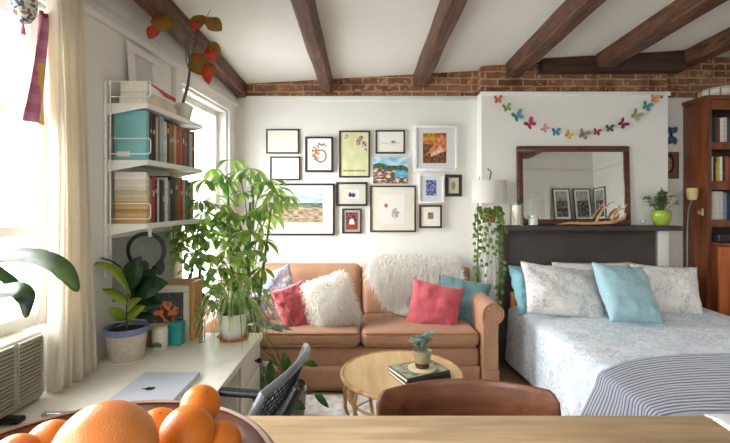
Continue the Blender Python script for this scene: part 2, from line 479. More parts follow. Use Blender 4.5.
# door in the rear wall (seen in the mirror)
dr = bpy.data.objects.new('door_1', None); COL.objects.link(dr); dr['kind'] = 'structure'; dr.location = (3.35, YR, 0)
DX = 3.38
mb = MB(); mb.box(DX-.38, DX+.38, YR+.002, YR+.03, 0, 2.0, .004)
for z0, z1 in ((.25, .95), (1.1, 1.85)):
    for x0, x1 in ((DX-.28, DX-.04), (DX+.04, DX+.28)): mb.box(x0, x1, YR+.03, YR+.036, z0, z1, .003)
mb.build('door_leaf', M_trim, parent=dr)
mb = MB(); mb.box(DX-.47, DX-.38, YR+.002, YR+.045, 0, 2.0); mb.box(DX+.38, DX+.47, YR+.002, YR+.045, 0, 2.0); mb.box(DX-.47, DX+.47, YR+.002, YR+.05, 2.0, 2.11)
mb.build('door_frame', M_trim, parent=dr)
MB().ball((DX+.32, YR+.07, 1.0), .028).build('door_knob', M_metal, parent=dr)
struct(MB().box(-1.3, XR, YR+.001, YR+.03, 2.42, 2.47, .006).build('trim_6', M_trim))
struct(MB().box(XR-.03, XR-.001, YR+.03, YB-.02, 2.42, 2.47, .006).build('trim_7', M_trim))

# ------------------------------------------------------------- beams
bx = [(-1.10, 'dark brown ceiling beam running along the top of the window wall', .11), (-.343, 'narrow dark ceiling beam above the picture wall, nearest the tall leafy tree', .115), (.49, 'dark ceiling beam meeting the brick above the floor lamp side of the sofa', .12),
      (1.27, 'dark ceiling beam reaching the wall over the left end of the butterfly garland', .14), (2.0, 'thick dark ceiling beam reaching the wall above the right half of the mirror', .16),
      (2.74, 'dark ceiling beam reaching the wall above the left side of the bookcase', .14), (3.33, 'last dark ceiling beam at the far right, above the bookcase', .14)]
for i, (x, lab, w) in enumerate(bx):
    mb = MB(); n = 40; yb = (YBR-.105 if x == 2.0 else (YBR if BX0 < x < BX1 else YB))-.016
    def prof(t):
        y = YR+.02+(yb-YR-.02)*t; xc = x+(-.005)*(y-yb)
        wj = w*(1+.12*noise.noise(Vector((x*3, y*2.2, 0)))); hj = .11*(1+.15*noise.noise(Vector((x*5, y*1.7, 4))))
        zt = min(ceil_z(xc-wj/2, y), ceil_z(xc+wj/2, y))-.001
        return [(xc-wj/2, y, zt), (xc-wj/2+.008, y, zt-hj+.012), (xc-wj/2+.022, y, zt-hj), (xc+wj/2-.02, y, zt-hj-.003), (xc+wj/2-.006, y, zt-hj+.012), (xc+wj/2, y, zt)]
    rows = [[mb.v(p) for p in prof(k/n)] for k in range(n+1)]
    for k in range(n):
        for j in range(6): mb.f([rows[k][j], rows[k][(j+1) % 6], rows[k+1][(j+1) % 6], rows[k+1][j]])
    mb.f(rows[0]); mb.f(rows[-1])
    simple(mb, 'ceiling_beam', M_beam, lab, 'beam', 'ceiling beams', ang=30)
mb = MB(); mb.prism([(1.49, 2.445), (BX1+.08, 2.455), (BX1+.08, ceil_z(BX1+.08, 3.6)-.004), (1.49, ceil_z(1.49, 3.6)-.004)], YBR-.10, YBR+.009)
simple(mb, 'lintel_beam', wood('lintel_wood', '#2a1912', '#4e2f20', (1, 10, 10), .65), 'dark horizontal timber lintel over the chimney bricks, crossing under two beams', 'beam', smooth=False)

exec_parts = []
# ------------------------------------------------------------- framed pictures on the back wall
def lerp(a, b, t): return tuple(a[i]+(b[i]-a[i])*t for i in range(3))
def hx(c): c = c.lstrip('#'); return tuple(int(c[i:i+2], 16)/255 for i in (0, 2, 4))
def ell(u, v, cx, cy, rx, ry): return ((u-cx)/rx)**2+((v-cy)/ry)**2 < 1
def nz(u, v, s=5, k=0): return noise.noise(Vector((u*s, v*s, k)))
def art_blank(c='#efebdd'): return lambda u, v: hx(c)
def art_cycle(u, v):
    r = math.hypot(u-.56, (v-.45)*1.25)
    if .2 < r < .27: return hx('#8d7a5a')
    if ell(u, v, .36, .55, .17, .26) and nz(u, v, 12) > -.12: return hx('#d98c4a' if nz(u, v, 20, 3) > 0 else '#b06d3c')
    if ell(u, v, .62, .8, .2, .07) and nz(u, v, 18) > -.05: return hx('#7a6b4c')
    return hx('#f6f2ea')
def art_flowers(u, v):
    for cx, cy, r in ((.72, .82, .13), (.85, .72, .09), (.62, .76, .08), (.2, .9, .07), (.9, .6, .05)):
        if ell(u, v, cx, cy, r, r*.75) and nz(u, v, 14, 2) > -.1: return hx('#5a3f45' if nz(u, v, 22, 5) > 0 else '#c58f96')
    if abs(v-.12) < .012 and .1 < u < .9 and nz(u, 0, 20) > -.2: return hx('#8f9464')
    return lerp(hx('#cfd09a'), hx('#dcdcae'), .5+nz(u, v, 4))
def art_line(u, v):
    if abs(v-.42-.03*math.sin(u*9)) < .015 and .15 < u < .9: return hx('#b9b4a6')
    if ell(u, v, .62, .5, .1, .05): return hx('#8b857a')
    return hx('#f0ede3')
def art_coast(u, v):
    h = .62+.12*nz(u, .3, 3)-.25*max(0, u-.5)
    if v > h+.1: return lerp(hx('#7fb8d6'), hx('#dcecf2'), max(0, min(1, .5+nz(u, v, 5))))
    if v > h-.08: return hx('#3f6a3a') if nz(u, v, 12) > -.15 else hx('#2c4a30')
    if u > .62 and v > .25: return lerp(hx('#4f93b8'), hx('#86c0d4'), .5+nz(u, v, 9))
    k = nz(u*1.0, v*2.2, 8, 7)+.5*nz(u, v*2, 19, 3)
    return lerp(hx('#5a4a42'), lerp(hx('#a8694c'), hx('#e6d8c6'), max(0, min(1, k*3))), max(0, min(1, .55+k*2)))
def art_fox(u, v):
    # head seen from the side, muzzle pointing down left, brown ground, yellow top left
    k = nz(u, v, 8)
    def seg(x0, y0, x1, y1):
        t = max(0, min(1, ((u-x0)*(x1-x0)+(v-y0)*(y1-y0))/((x1-x0)**2+(y1-y0)**2))); return math.hypot(u-x0-t*(x1-x0), v-y0-t*(y1-y0)), t
    d, t = seg(.82, .66, .30, .30)
    if d < .30-.20*t+.02*k:
        if math.hypot(u-.28, v-.27) < .055 or math.hypot(u-.58, v-.57) < .035: return hx('#2a1a12')
        if v < .70-.62*(1-u)+.0 and t > .15: return lerp(hx('#ead6bd'), hx('#d9b08c'), .5+k)
        return lerp(hx('#c46a38'), hx('#e79a62'), .5+k*1.4)
    if seg(.72, .80, .62, .98)[0] < .07: return hx('#b55a2e')
    if v > .62 and u < .6: return lerp(hx('#d2a23a'), hx('#b3652c'), max(0, min(1, .4+k*1.5)))
    return lerp(hx('#5a3522'), hx('#8e5f33'), max(0, min(1, .5+nz(u, v, 9, 3)*1.4)))
def art_photo(u, v):
    if not (.12 < u < .92 and .15 < v < .85): return hx('#efede6')
    return hx('#3a3a3c') if ell(u, v, .35, .42, .12, .3) or ell(u, v, .6, .38, .16, .26) else hx('#c9ccd0')
def art_red(u, v):
    if v < .3: return hx('#8e2f2d')
    if ell(u, v, .5, .35, .22, .28): return hx('#e8dcd2')
    return lerp(hx('#35211f'), hx('#8e4a44'), .5+1.5*nz(u, v, 10))
def art_sketch(u, v):
    if ell(u, v, .6, .36, .15, .17) and nz(u, v, 10) > -.25: return hx('#8e8880') if nz(u, v, 16, 2) > 0 else hx('#c9c3b8')
    if ell(u, v, .62, .33, .06, .07): return hx('#3c3431')
    if ell(u, v, .24, .62, .07, .07): return hx('#b0676a')
    return hx('#e9e6de')
def art_blue(u, v): return lerp(hx('#3c3f78'), hx('#9aa7d8'), max(0, min(1, .45+1.3*nz(u, v, 7))))
def art_dot(u, v): return hx('#7d5c45') if nz(u, v, 9) > 0 else hx('#b58e4e')
def art_oval(u, v): return hx('#8e8066') if ell(u, v, .5, .5, .3, .38) else hx('#cfc6b0')
def art_marsh(u, v):
    if v > .68: return lerp(hx('#9fb4ba'), hx('#cdd6d4'), .5+nz(u, v*3, 4))
    if v > .55: return hx('#71816a') if nz(u, v, 8) > -.1 else hx('#55604c')
    k = nz(u*.9, v*1.8, 12, 1)+.4*nz(u, v*2, 30, 2)
    return lerp(hx('#7d6852'), hx('#c9b393'), max(0, min(1, .5+k)))
def art_bw(seed):
    def f(u, v):
        if v > .62: return lerp(hx('#8e8e8a'), hx('#c7c6bf'), .5+nz(u, v, 4, seed))
        return lerp(hx('#2a2a29'), hx('#94938d'), max(0, min(1, .45+1.2*nz(u, v, 9, seed))))
    return f
def paint(o, x0, x1, z0, z1, fn, axis='x'):
    def g(c, i):
        u = ((c.x if axis == 'x' else c.y)-x0)/(x1-x0); v = (c.z-z0)/(z1-z0)
        q = fn(max(0, min(1, u)), max(0, min(1, v))); return tuple(max(0, min(1, t)) for t in q)
    addcol(o, g)
def picture(px0, py0, px1, py1, label, fr, art, matw=.0, fw=.014, dep=.02, Y=YB, matm=None, res=36, printbox=None, name='picture_frame', cat='framed picture', glass=True, group=None):
    a = P(px0, py1, Y-dep); b = P(px1, py0, Y-dep); x0, x1, z0, z1 = a.x, b.x, a.z, b.z
    y1 = Y-.001; y0 = Y-dep
    root = thing(name, label, cat, ((x0+x1)/2, y1, z0), group=group)
    mb = MB()
    mb.box(x0, x1, y0, y1, z1-fw, z1, .0015); mb.box(x0, x1, y0, y1, z0, z0+fw, .0015)
    mb.box(x0, x0+fw, y0, y1, z0+fw, z1-fw, .0015); mb.box(x1-fw, x1, y0, y1, z0+fw, z1-fw, .0015)
    mb.box(x0+.003, x1-.003, y1-.004, y1, z0+.003, z1-.003)
    mb.build('frame', fr, root)
    i0, i1, k0, k1 = x0+fw, x1-fw, z0+fw, z1-fw
    if matw: MB().box(i0, i1, y0+.008, y0+.010, k0, k1).build('mat_board', matm or M_mat, root, smooth=False)
    if printbox:
        q0 = P(printbox[0], printbox[3], y0); q1 = P(printbox[2], printbox[1], y0); i0, i1, k0, k1 = q0.x, q1.x, q0.z, q1.z
    else: i0 += matw; i1 -= matw; k0 += matw; k1 -= matw
    m = MB(); m.grid(lambda u, v: (i0+(i1-i0)*u, y0+.007, k0+(k1-k0)*v), res, res)
    o = m.build('print', M_print, root, smooth=False); L = wloc(root)
    paint(o, i0-L.x, i1-L.x, k0-L.z, k1-L.z, art)
    return root
Gp = 'pictures hung above the sofa'
M_cream = mat('cream_mat_board', '#e6e1cc', .8, var=.01)
M_walnut = wood('walnut_frame', '#2e1c15', '#4a2e22', (3, 3, 3))
picture(266, 129, 299, 153.5, 'thin black frame around blank cream paper, top left of the picture wall', M_dark, art_blank('#eae5d3'), fw=.012, group=Gp, res=2)
picture(270, 156.5, 300, 180, 'thin black frame with faint white print, directly below the blank cream one', M_dark, lambda u, v: hx('#dfe1de') if .2 < u < .85 and .2 < v < .8 and nz(u, v, 7) > .15 else hx('#f0efea'), fw=.012, group=Gp)
picture(305, 136.5, 333, 172, 'black frame with orange and brown ring drawing on white paper', M_dark, art_cycle, fw=.017, dep=.035, group=Gp, res=44)
picture(339, 130.5, 370, 177.5, 'tall black frame with pale green poster and dark flowers at its top right', M_dark, art_flowers, fw=.014, group=Gp, res=50)
picture(375.5, 130, 405, 153.5, 'small black frame with faint grey line drawing, beside the green flower poster', M_dark, art_line, fw=.014, group=Gp)
picture(414.5, 124.5, 458, 171, 'large white frame with painting of an orange fox face', M_white, art_fox, matw=.05, fw=.024, dep=.03, printbox=(423, 133, 446.5, 163), matm=mat('pale_mat', '#dcdad8', .8, var=.01), group=Gp, res=46)
picture(336, 182, 367.5, 206, 'black frame with beige mat around a tiny grey photo', M_dark, art_photo, matw=.05, fw=.018, matm=mat('beige_mat', '#cfc8b6', .8, var=.01), printbox=(345.5, 190, 358.5, 198.5), group=Gp)
picture(342, 208.5, 361.5, 233.5, 'smallest black frame with dark red picture, under the beige matted photo', M_dark, art_red, matw=.02, fw=.014, matm=mat('grey_mat', '#a9a49a', .8, var=.01), group=Gp)
picture(370, 185.5, 416, 232, 'square black frame with wide cream mat and grey pencil sketch', M_dark, art_sketch, matw=.08, fw=.014, matm=M_cream, printbox=(380, 194, 405.5, 224), group=Gp, res=44)
picture(418.5, 173.5, 444.5, 203.5, 'white frame with small blue violet picture, under the fox painting', M_white, art_blue, matw=.05, fw=.02, dep=.03, matm=mat('cool_mat', '#d8dcdc', .8, var=.01), printbox=(426, 180, 436.5, 195.5), group=Gp)
picture(445.5, 174.5, 462, 196.5, 'small thick dark brown frame, nearest the floor lamp shade', M_dark, art_oval, matw=.02, fw=.028, matm=mat('tan_mat', '#cdc5b0', .8, var=.01), group=Gp)
picture(419.5, 205, 442, 228, 'small dark brown frame with a tiny brown square on white', M_walnut, art_dot, matw=.05, fw=.016, dep=.03, printbox=(428, 212.5, 433.5, 219), group=Gp, res=8)
picture(252, 183.5, 334.5, 235.5, 'large black frame with marsh landscape, partly behind the tree leaves', M_dark, art_marsh, matw=.09, fw=.016, dep=.03, matm=mat('lm', '#dedccf', .8, var=.01), printbox=(268, 194, 322.5, 222.5), group=Gp, res=70)
# unframed canvas
a = P(373, 183.5, YB-.02); b = P(408, 157, YB-.02)
cv = thing('canvas_painting', 'unframed canvas of rocky coast with blue sky and green hill', 'painting', ((a.x+b.x)/2, YB, a.z), group=Gp)
MB().box(a.x, b.x, YB-.021, YB-.001, a.z, b.z, .002).build('stretcher', M_mat, cv)
m = MB(); m.grid(lambda u, v: (a.x+(b.x-a.x)*u, YB-.022, a.z+(b.z-a.z)*v), 60, 46)
o = m.build('painted_surface', M_print, cv, smooth=False); L = wloc(cv); paint(o, a.x-L.x, b.x-L.x, a.z-L.z, b.z-L.z, art_coast)

# right of the chimney breast
picture(661, 152, 679, 178.5, 'small dark brown portrait of a face, between chimney wall and bookcase', mat('dark_brown_edge', '#3c2a1d', .6), lambda u, v: hx('#a97f55') if ell(u, v, .45, .55, .2, .28) and not ell(u, v, .38, .6, .05, .03) and not ell(u, v, .55, .6, .05, .03) else (hx('#2f1d14') if ell(u, v, .48, .58, .34, .4) else hx('#7a5636')), fw=.006, name='portrait', cat='picture')
q = P(671, 137, YB-.012)
bf = thing('wall_ornament', 'small blue winged wall ornament above the brown portrait', 'ornament', (q.x, YB, q.z))
m = MB()
for sg in (-1, 1):
    m.leaf((q.x, YB-.012, q.z+.03), (q.x+sg*.045, YB-.02, q.z+.09), .05, .1, up=(0, -1, 0)); m.leaf((q.x, YB-.012, q.z+.01), (q.x+sg*.035, YB-.02, q.z-.07), .05, .1, up=(0, -1, 0))
m.build('wing', mat('slate_blue', '#46608c', .6), bf, solid=.002)
MB().ball((q.x, YB-.014, q.z+.01), .011, (1, 1, 4)).build('body', M_black, bf)
# ------------------------------------------------------------- mantel and fireplace panel
zm = CZ-24/F*3.52
M_char = mat('charcoal_slate_paint', '#4e453f', .45, c2='#3a332f', vs=5, bmp=.2, bs=25)
fp = thing('fireplace_mantel', 'dark charcoal fireplace surround with long mantel shelf behind the bed', 'fireplace', (1.86, YBR, 0))
MB().box(1.13, 2.603, 3.52, YBR-.001, zm-.04, zm, .005).build('mantel_shelf', M_char, fp)
MB().box(1.17, 2.46, YBR-.05, YBR-.001, 0, zm-.0405, .004).build('panel', M_char, fp)
MB().box(1.13, 1.2, YBR-.09, YBR-.0515, 0, zm-.0405, .006).build('pilaster', M_char, fp)
mb = MB(); mb.box(1.24, 2.40, YBR-.062, YBR-.0515, zm-.10, zm-.075, .004)
mb.build('moulding', M_char, fp)
MB().box(2.49, 2.585, YBR-.035, YBR-.001, 0, zm-.0405, .004).build('side_post', M_trim, fp)

# ------------------------------------------------------------- mirror leaning on the mantel
th = math.radians(2.3)
mh = (228-149)/F*3.66
ml = P(517.5, 226, 3.64).x; mr = P(630.5, 226, 3.64).x; mw = mr-ml
mir = thing('wall_mirror', 'wide rectangular mirror in a reddish brown wooden frame leaning on the mantel', 'mirror', ((ml+mr)/2, 3.655-.016, zm+.001), (-th, 0, 0))
M_mah = wood('mahogany', '#3d1f14', '#6b3a26', (3, 12, 12), .35, coat=.3)
fw = .05
mb = MB()
for (x0, x1, z0, z1) in ((-mw/2, mw/2, 0, fw), (-mw/2, mw/2, mh-fw, mh), (-mw/2, -mw/2+fw, fw, mh-fw), (mw/2-fw, mw/2, fw, mh-fw)): mb.box(x0, x1, -.012, .012, z0, z1, .005)
mb.build('frame', M_mah, mir, local=True)
mm, mnt, mbs = newmat('mirror_silver'); mbs.inputs['Base Color'].default_value = (.93, .93, .91, 1); mbs.inputs['Metallic'].default_value = 1; mbs.inputs['Roughness'].default_value = .015
MB().box(-mw/2+fw-.004, mw/2-fw+.004, -.004, .004, fw-.004, mh-fw+.004).build('mirror_glass', mm, mir, local=True, smooth=False)

# mirrored pictures: prints standing on a cabinet by the rear wall
cab = thing('cabinet', 'tall white cabinet by the rear wall, seen only in the mirror', 'cabinet', (4.33, YR+.23, 0))
MB().box(3.88, XR-.01, YR+.01, YR+.4, 0, 1.40, .006).build('body', M_trim, cab)
mb = MB(); mb.box(3.90, 4.33, YR+.4, YR+.418, .09, 1.37, .004); mb.build('door', M_trim, cab)
mb = MB(); mb.box(4.35, XR-.03, YR+.4, YR+.418, .09, 1.37, .004); mb.build('door', M_trim, cab)
for i, (x, lab) in enumerate(((4.09, 'black framed grey landscape print, leftmost of three reflected in the mirror'), (4.52, 'black framed grey print, middle of three reflected in the mirror'))):
    rt = thing('framed_print', lab, 'framed print', (x, YR+.10, 1.401), (-.10, 0, 0), 'framed prints reflected in the mirror')
    w, h = .36, .66
    mb = MB(); [mb.box(*q, .003) for q in ((-w/2, w/2, -.01, .01, 0, .02), (-w/2, w/2, -.01, .01, h-.02, h), (-w/2, -w/2+.02, -.01, .01, .02, h-.02), (w/2-.02, w/2, -.01, .01, .02, h-.02))]
    rt.rotation_euler = (math.radians(6), 0, 0)
    mb.build('frame', M_black, rt, local=True)
    MB().box(-w/2+.02, w/2-.02, -.006, .004, .02, h-.02).build('mat_board', M_mat, rt, local=True, smooth=False)
    m = MB(); m.grid(lambda u, v: (-w/2+.06+(w-.12)*u, .006, .06+(h-.12)*v), 30, 40)
    o = m.build('print', M_print, rt, local=True, smooth=False); paint(o, -w/2+.06, w/2-.06, .06, h-.06, art_bw(i*5+1))
rt = thing('framed_print', 'black framed grey print on the side wall, rightmost in the mirror', 'framed print', (XR-.012, YR+.235, 1.401), (0, 0, 0), 'framed prints reflected in the mirror')
w, h = .42, .66
mb = MB(); [mb.box(*q, .003) for q in ((-.01, .01, -w/2, w/2, 0, .02), (-.01, .01, -w/2, w/2, h-.02, h), (-.01, .01, -w/2, -w/2+.02, .02, h-.02), (-.01, .01, w/2-.02, w/2, .02, h-.02))]
mb.build('frame', M_black, rt, local=True); MB().box(-.004, .006, -w/2+.02, w/2-.02, .02, h-.02).build('mat_board', M_mat, rt, local=True, smooth=False)
m = MB(); m.grid(lambda u, v: (-.006, -w/2+.06+(w-.12)*u, .06+(h-.12)*v), 30, 40)
o = m.build('print', M_print, rt, local=True, smooth=False); paint(o, -w/2+.06, w/2-.06, .06, h-.06, art_bw(20), 'y')

# ------------------------------------------------------------- things on the mantel
M_candle = mat('cream_wax', '#efe6c8', .5, sub=.3, var=.02)
def candle_glass(px, Y, rg, hg, rc, hc, label, cm):
    x = (px-HX)/F*Y
    rt = thing('candle_holder', label, 'candle', (x, Y, zm+.001))
    c = (x, Y, zm+.001)
    MB().lathe(c, [(0, 0), (rg, 0), (rg, hg), (rg-.003, hg), (rg-.003, .006), (0, .006)]).build('glass', M_glass, rt)
    cd = MB().lathe(c, [(0, .0065), (rc, .0065), (rc, hc), (rc*.8, hc+.002), (.002, hc-.004), (0, hc-.004)]).build('candle', cm, rt)
    MB().tube([(x, Y, zm+hc-.005), (x+.001, Y, zm+hc+.012)], .0015, 5).build('wick', M_black, cd)
candle_glass(516.5, 3.57, .052, .185, .034, .165, 'tall cream pillar candle in a clear glass cylinder on the mantel', M_candle)
candle_glass(533, 3.57, .05, .085, .036, .068, 'short white candle in a low clear glass on the mantel', mat('white_wax', '#f4f2ec', .5, sub=.3, var=.01))
q = P(534, 214, 3.62)
mb = MB().lathe((q.x-.01, 3.625, zm+.001), [(0, 0), (.03, 0), (.028, .1), (.012, .12), (.012, .13), (.02, .135), (0, .135)])
# driftwood
M_drift = wood('driftwood', '#b98d5f', '#e0bd8e', (6, 6, 20), .6, 4, 2)
mb = MB(); Yd = 3.59
def D(px, py, dy=0):
    p = P(px, py, Yd+dy); return p
mb.tube([D(557, 224.5), D(570, 223, .01), D(585, 223.5), D(600, 223, -.01), D(613, 222), D(624, 218), D(626, 213)], [.004, .011, .012, .013, .016, .014, .005], 8)
mb.tube([D(596, 222), D(600, 214, .01), D(604, 208, .02), D(603, 203, .02)], [.012, .010, .007, .003], 8)
mb.tube([D(604, 209, .01), D(610, 203, 0), D(614, 202, 0)], [.008, .006, .003], 8)
mb.tube([D(612, 221), D(615, 213, .02), D(619, 209, .02), D(624, 209, .01), D(627, 204)], [.012, .012, .01, .007, .003], 8)
simple(mb, 'driftwood', M_drift, 'pale branching driftwood piece lying along the mantel in front of the mirror', 'driftwood')
# small silver jack-like ornament
mb = MB(); c = P(643, 221, 3.57); c.z = zm+.028
for d in ((1, .2, .5), (-1, .1, .5), (.8, -.3, -.6), (-.8, -.3, -.6), (.1, .8, -.7), (0, .1, 1)):
    d = Vector(d).normalized(); mb.tube([c, c+d*.042], [.005, .0022], 6); 
mb.ball(c, .011)
simple(mb, 'star_ornament', M_chrome, 'small spiky silver ornament on the mantel beside the green pot', 'ornament')
# green pot with herb
q = P(661, 226, 3.58); gp = thing('potted_herb', 'bushy herb in a round lime green pot on the mantel', 'potted plant', (q.x, 3.58, zm+.001))
c = (q.x, 3.58, zm+.001)
MB().lathe(c, [(0, 0), (.042, 0), (.05, .006), (.070, .055), (.075, .09), (.068, .118), (.072, .126), (.066, .126), (.062, .115), (.06, .1), (0, .1)], 40).build('pot', mat('lime_glaze', '#98b03e', .2, var=.03), gp)
MB().lathe(c, [(0, .102), (.0605, .102), (.03, .106), (0, .108)]).build('soil', M_soil, gp)
st = MB(); fo = MB()
for k in range(46):
    a = R.uniform(0, 2*PI); rr = R.uniform(.0, .13); top = Vector((c[0]+rr*math.cos(a)*1.0, c[1]+rr*math.sin(a)*.6, c[2]+.16+R.uniform(.0, .12)*(1.15-rr*4)))
    b0 = Vector((c[0]+.02*math.cos(a), c[1]+.02*math.sin(a), c[2]+.1)); st.tube([b0, b0.lerp(top, .5)+Vector((0, 0, .02)), top], .0015, 4)
    for j in range(7):
        b = R.uniform(0, 2*PI); d = Vector((math.cos(b), math.sin(b), R.uniform(-.5, .4)))*R.uniform(.022, .036); fo.leaf(top, top+d, .019, .12, n=3)
m = MB()
for dx, h in ((.03, .24), (.055, .20), (.015, .19)): m.leaf((c[0]+dx*.6, c[1]+.03, c[2]+.11), (c[0]+dx*1.3, c[1]+.05, c[2]+.11+h*.9), .03, .05, up=(0, -1, 0), n=8)
m.build('bronze_leaves', leafmat('bronze_leaf', '#6d4f48', '#94706c'), gp)
st.build('stems', leafmat('stem_green', '#5c7a36', '#7a9a4c'), gp); fo.build('foliage', leafmat('herb_green', '#4f7a34', '#86a84c'), gp)

# ------------------------------------------------------------- butterfly garland
gl = thing('butterfly_garland', 'string of fifteen coloured paper butterflies across the chimney wall', 'garland', P(583, 135, YBR-.02))
bts = [(497.8, 99.9, '#c8683c', .9), (506.7, 108, '#7fa04a', .9), (517.4, 116.3, '#4d8f95', 1.2), (529.8, 124, '#b03060', 1.15), (544.8, 128.7, '#d69aa0', .85), (555.5, 132.3, '#3f8aa0', .9), (568.3, 135, '#cdbb4e', .85),
       (583, 134.8, '#8f836b', 1.1), (596.4, 132.3, '#a52a4e', .8), (609.2, 128.7, '#46564a', .85), (622, 124, '#7d2a54', 1.0), (635.6, 115.6, '#a8a283', 1.15), (646, 106.7, '#3f8288', 1.0), (653.8, 99.2, '#d7936a', .95)]
pts = [P(493, 95.5, YBR-.004)]+[P(x, y, YBR-.006) for x, y, c, s_ in bts]+[P(661, 96.5, YBR-.004)]
MB().tube(pts, .0016, 5).build('string', M_paper, gl)
for i, (x, y, cl, sc) in enumerate(bts+[(661, 97, '#4c4038', .35)]):
    p = P(x, y, YBR-.012); rot = (i % 5-2)*.22+(.5 if x < 560 else -.35); s_ = .041*sc
    m = MB(); ca, sa = math.cos(rot), math.sin(rot)
    def T(u, v, d): return m.v((p.x+(u*ca-v*sa)*s_, p.y-d*s_, p.z+(u*sa+v*ca)*s_))
    for sg in (-1, 1):
        c0 = T(0, 0, 0)
        up = [T(sg*u, v, d) for u, v, d in ((.15, .55, .1), (.6, 1.0, .35), (1.05, .85, .55), (.95, .35, .5), (.55, .02, .3))]
        for a_, b_ in zip(up, up[1:]): m.f([c0, a_, b_])
        lo = [up[-1]]+[T(sg*u, v, d) for u, v, d in ((.8, -.25, .4), (.75, -.75, .4), (.4, -.8, .2), (.1, -.4, .05))]
        for a_, b_ in zip(lo, lo[1:]): m.f([c0, a_, b_])
    bmat_ = mat('paper_'+cl[1:], cl, .8, var=.12, vs=60)
    o = m.build('paper_butterfly', bmat_, gl, smooth=False, solid=.001)
    o['label'] = {0: 'orange', 1: 'green', 2: 'large teal', 3: 'large magenta', 4: 'pale pink', 5: 'blue', 6: 'yellow', 7: 'taupe', 8: 'crimson', 9: 'dark green', 10: 'plum', 11: 'large tan', 12: 'teal', 13: 'peach', 14: 'tiny brown'}[i]+' paper butterfly'

# ------------------------------------------------------------- sofa
M_tan = mat('tan_upholstery', '#ae8162', .62, var=.05, vs=7, bmp=.12, bs=12, sheen=.15)
M_pipe = mat('tan_piping', '#a87452', .6)
sofa = thing('sofa', 'tan two-cushion sofa with rolled arms and pleated skirt under the picture wall', 'sofa', (-.03, 3.4, 0))
sx0, sx1, syf, syb = -1.02, .965, 3.05, 3.80
mb = MB(); mb.soft((-.03, 3.42, .20), (.85, .345, .105), .03); mb.build('base_frame', M_tan, sofa)
mb = MB()
def skirt(u, v):
    per = [(-.79, 3.74), (-.80, 3.075), (.74, 3.075), (.74, 3.74)]
    x = -.88+1.70*u; pl = .004*math.sin(u*6*PI)
    for kx in (0, .5, 1): pl -= .012*math.exp(-((u-kx)/.006)**2)
    return (x, 3.062-.014*(1-v)-pl*(1-v), .012+.17*v)
mb.grid(skirt, 160, 4); mb.build('skirt', M_tan, sofa, solid=.006)
for x0, x1 in ((-.88, -.032), (-.028, .822)):
    c = MB(); c.soft(((x0+x1)/2, 3.335, .366), ((x1-x0)/2, .275, .056), .045, crown=.018); s_ = c.build('seat_cushion', M_tan, sofa, ang=80)
    m = MB()
    for z in (.411, .322):
        y0, y1 = 3.075, 3.59
        m.tube([(x0+.04, 3.066, z), (x1-.04, 3.066, z)], .0055, 6); 
    m.tube([(x1-.04, 3.066, .411), (x1-.014, 3.085, .411)], .0055, 6); m.tube([(x0+.04, 3.066, .411), (x0+.014, 3.085, .411)], .0055, 6)
    m.build('piping', M_pipe, s_)
for x0, x1 in ((-.89, -.032), (-.028, .83)):
    c = MB(); c.soft(((x0+x1)/2, 3.66, .605), ((x1-x0)/2, .075, .215), .06, puff=.022); 
    for v in c.bm.verts: v.co.y += (v.co.z-.45)*.14
    c.build('back_cushion', M_tan, sofa, ang=80)
mb = MB(); mb.soft((-.03, 3.775, .41), (.95, .03, .37), .028); mb.build('back_panel', M_tan, sofa)
for sg, xi in ((1, .826), (-1, -.884)):
    xc = xi+sg*.075
    # rolled arm: profile swept from front to back
    prof = []
    for k in range(26):
        a = -PI*.62+2*PI*.86*k/25
        prof.append((math.sin(a), math.cos(a)))
    arm = MB(); cx_, cz_, rr = xc+sg*.0, .562, .073
    def AP(t):
        # closed outline around a scroll top and a straight panel below
        pts = [(xi+sg*.002, .012), (xi+sg*.002, .50)]
        a0, a1 = PI*1.0, -PI*.35
        for k in range(15):
            a = a0+(a1-a0)*k/14; pts.append((cx_+sg*math.cos(a)*rr, cz_+math.sin(a)*rr+.0))
        pts += [(cx_+sg*.035, .48), (cx_+sg*.04, .012)]
        return pts
    n = 14; rows = []
    for k in range(n+1):
        t = k/n; y = 3.02+(3.765-3.02)*t; ins = .012 if k in (0, n) else (.004 if k in (1, n-1) else 0)
        if k in (1,): y = 3.03
        rows.append([arm.v((xc+(x-xc)*(1-ins*4), y, cz_+(z-cz_)*(1-ins) + .02*t)) for x, z in AP(t)])
    for k in range(n):
        for j in range(len(rows[0])): arm.f([rows[k][j], rows[k][(j+1) % len(rows[0])], rows[k+1][(j+1) % len(rows[0])], rows[k+1][j]])
    arm.f(rows[0]); arm.f(rows[-1])
    ao = arm.build('arm', M_tan, sofa, ang=50)
    m = MB(); pr = AP(0); m.tube([(x, 3.018, z+.0) for x, z in pr[1:-1]], .006, 6)
    m.build('piping', M_pipe, ao)
    m = MB(); fx = cx_
    for k in range(9):
        a = k/9*2*PI; m.ball((fx+sg*math.cos(a)*.048, 3.016, cz_+math.sin(a)*.048), .012, (1, .5, 1), 8, 6)
    m.build('pleats', M_tan, ao)
    MB().box(min(xi+sg*.002, cx_+sg*.04), max(xi+sg*.002, cx_+sg*.04), 3.008, 3.024, .013, .17, .004).build('skirt_panel', M_tan, ao)

